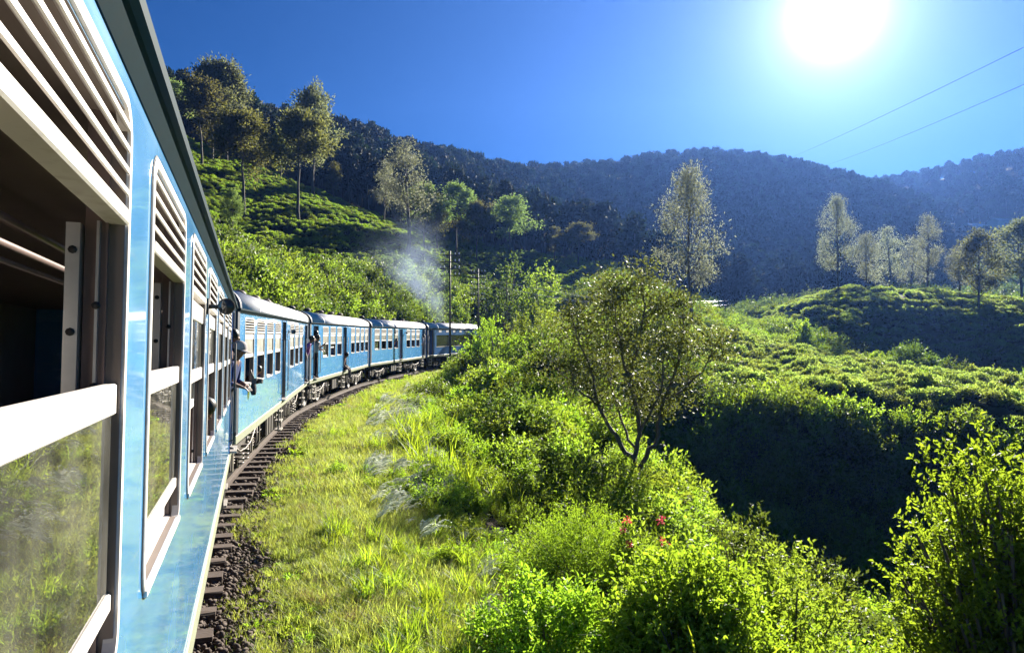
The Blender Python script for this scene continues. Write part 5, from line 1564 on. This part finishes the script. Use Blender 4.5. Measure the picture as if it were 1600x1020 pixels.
MB().box(-.035, .035, -.065, .065, -.04, .04).build('camera_body', M['black'], parent=cm_)
MB().tube([(.035, 0, 0), (.10, 0, 0)], .034, 14).build('lens', M['black'], parent=cm_)
on_coach(cm_, 0, W+.345, 17.05, FL+1.03, R(-20))
tag(cm_, 'black camera held out by the person in the grey cap', 'camera')
bg = empty('bag'); mb = MB()
mb.lathe([(0, -.20), (.09, -.19), (.13, -.12), (.13, 0), (.10, .12), (.05, .18), (0, .19)], 14, 0, Matrix.Diagonal((.42, .75, .75, 1)))
mb.build('pouch', cloth('bag_cloth', (.03, .032, .04)), parent=bg)
MB().tube([(0, -.06, .16), (-.05, -.04, .34), (-.07, .04, .34), (0, .06, .16)], .012, 6).build('strap', M['black'], parent=bg)
on_coach(bg, 1, W+.075, 1.35, 1.88)
tag(bg, 'dark bag hanging out of the first window of the second coach', 'bag')

# ------------------------------------------------------------------ engine smoke
def smoke():
    a_ = at(694, 500, 74); b_ = at(608, 375, 78); ax_ = (b_-a_); Ls = ax_.length
    mb = MB(); prof = [(0, 0)] + [(.9 + .62*z, z) for z in np.linspace(0, Ls, 8)] + [(0, Ls)]
    mb.lathe(prof, 20)
    m = bpy.data.materials.new('engine_smoke'); m.use_nodes = True
    N, L = m.node_tree.nodes, m.node_tree.links; N.clear()
    out = N.new('ShaderNodeOutputMaterial'); v = N.new('ShaderNodeVolumePrincipled')
    v.inputs['Color'].default_value = (.55, .70, 1.0, 1); v.inputs['Anisotropy'].default_value = .3
    tc = N.new('ShaderNodeTexCoord'); sx = N.new('ShaderNodeSeparateXYZ'); L.new(tc.outputs['Object'], sx.inputs[0])
    def mth(op, p, q=None):
        n = N.new('ShaderNodeMath'); n.operation = op
        for i, w_ in enumerate((p, q)):
            if w_ is None: continue
            if isinstance(w_, (int, float)): n.inputs[i].default_value = w_
            else: L.new(w_, n.inputs[i])
        return n.outputs[0]
    rr = mth('SQRT', mth('ADD', mth('POWER', sx.outputs[0], 2), mth('POWER', sx.outputs[1], 2)))
    q = mth('DIVIDE', rr, mth('ADD', mth('MULTIPLY', sx.outputs[2], .62), .9))
    fall = N.new('ShaderNodeMapRange'); fall.interpolation_type = 'SMOOTHSTEP'
    fall.inputs['From Min'].default_value = 1.0; fall.inputs['From Max'].default_value = .1; L.new(q, fall.inputs[0])
    no = N.new('ShaderNodeTexNoise'); no.inputs['Scale'].default_value = .42; no.inputs['Detail'].default_value = 4; L.new(tc.outputs['Object'], no.inputs[0])
    nm = N.new('ShaderNodeMapRange'); nm.inputs['From Min'].default_value = .38; nm.inputs['From Max'].default_value = .72; L.new(no.outputs[0], nm.inputs[0])
    fz = N.new('ShaderNodeMapRange'); fz.inputs['From Min'].default_value = 0; fz.inputs['From Max'].default_value = Ls; fz.inputs['To Min'].default_value = .30; fz.inputs['To Max'].default_value = 0.0; L.new(sx.outputs[2], fz.inputs[0])
    L.new(mth('MULTIPLY', mth('MULTIPLY', fall.outputs[0], nm.outputs[0]), fz.outputs[0]), v.inputs['Density'])
    L.new(v.outputs[0], out.inputs['Volume'])
    o = mb.build('smoke', m)
    o.location = a_; o.rotation_euler = ax_.to_track_quat('Z', 'Y').to_euler()
    tag(o, 'pale engine smoke drifting above the front of the train', 'smoke', kind='stuff')
smoke()
#STAGE5
# ------------------------------------------------------------------ haze
def volume_mat(name, density, color, aniso):
    m = bpy.data.materials.new(name); m.use_nodes = True
    N, L = m.node_tree.nodes, m.node_tree.links
    N.clear(); o = N.new('ShaderNodeOutputMaterial'); v = N.new('ShaderNodeVolumePrincipled')
    v.inputs['Density'].default_value = density; v.inputs['Color'].default_value = (*color, 1); v.inputs['Anisotropy'].default_value = aniso
    L.new(v.outputs[0], o.inputs['Volume'])
    return m
M['haze'] = volume_mat('haze_air', 0.00021, (.11, .24, 0.68), .60)
hz = MB().box(-440, 640, -110, 740, float(GZ.min()) - 1.2, max(float(GZ.max()) + 16, 60)).build('haze', M['haze'])
tag(hz, 'thin blue morning haze filling the valley', 'haze', kind='stuff')
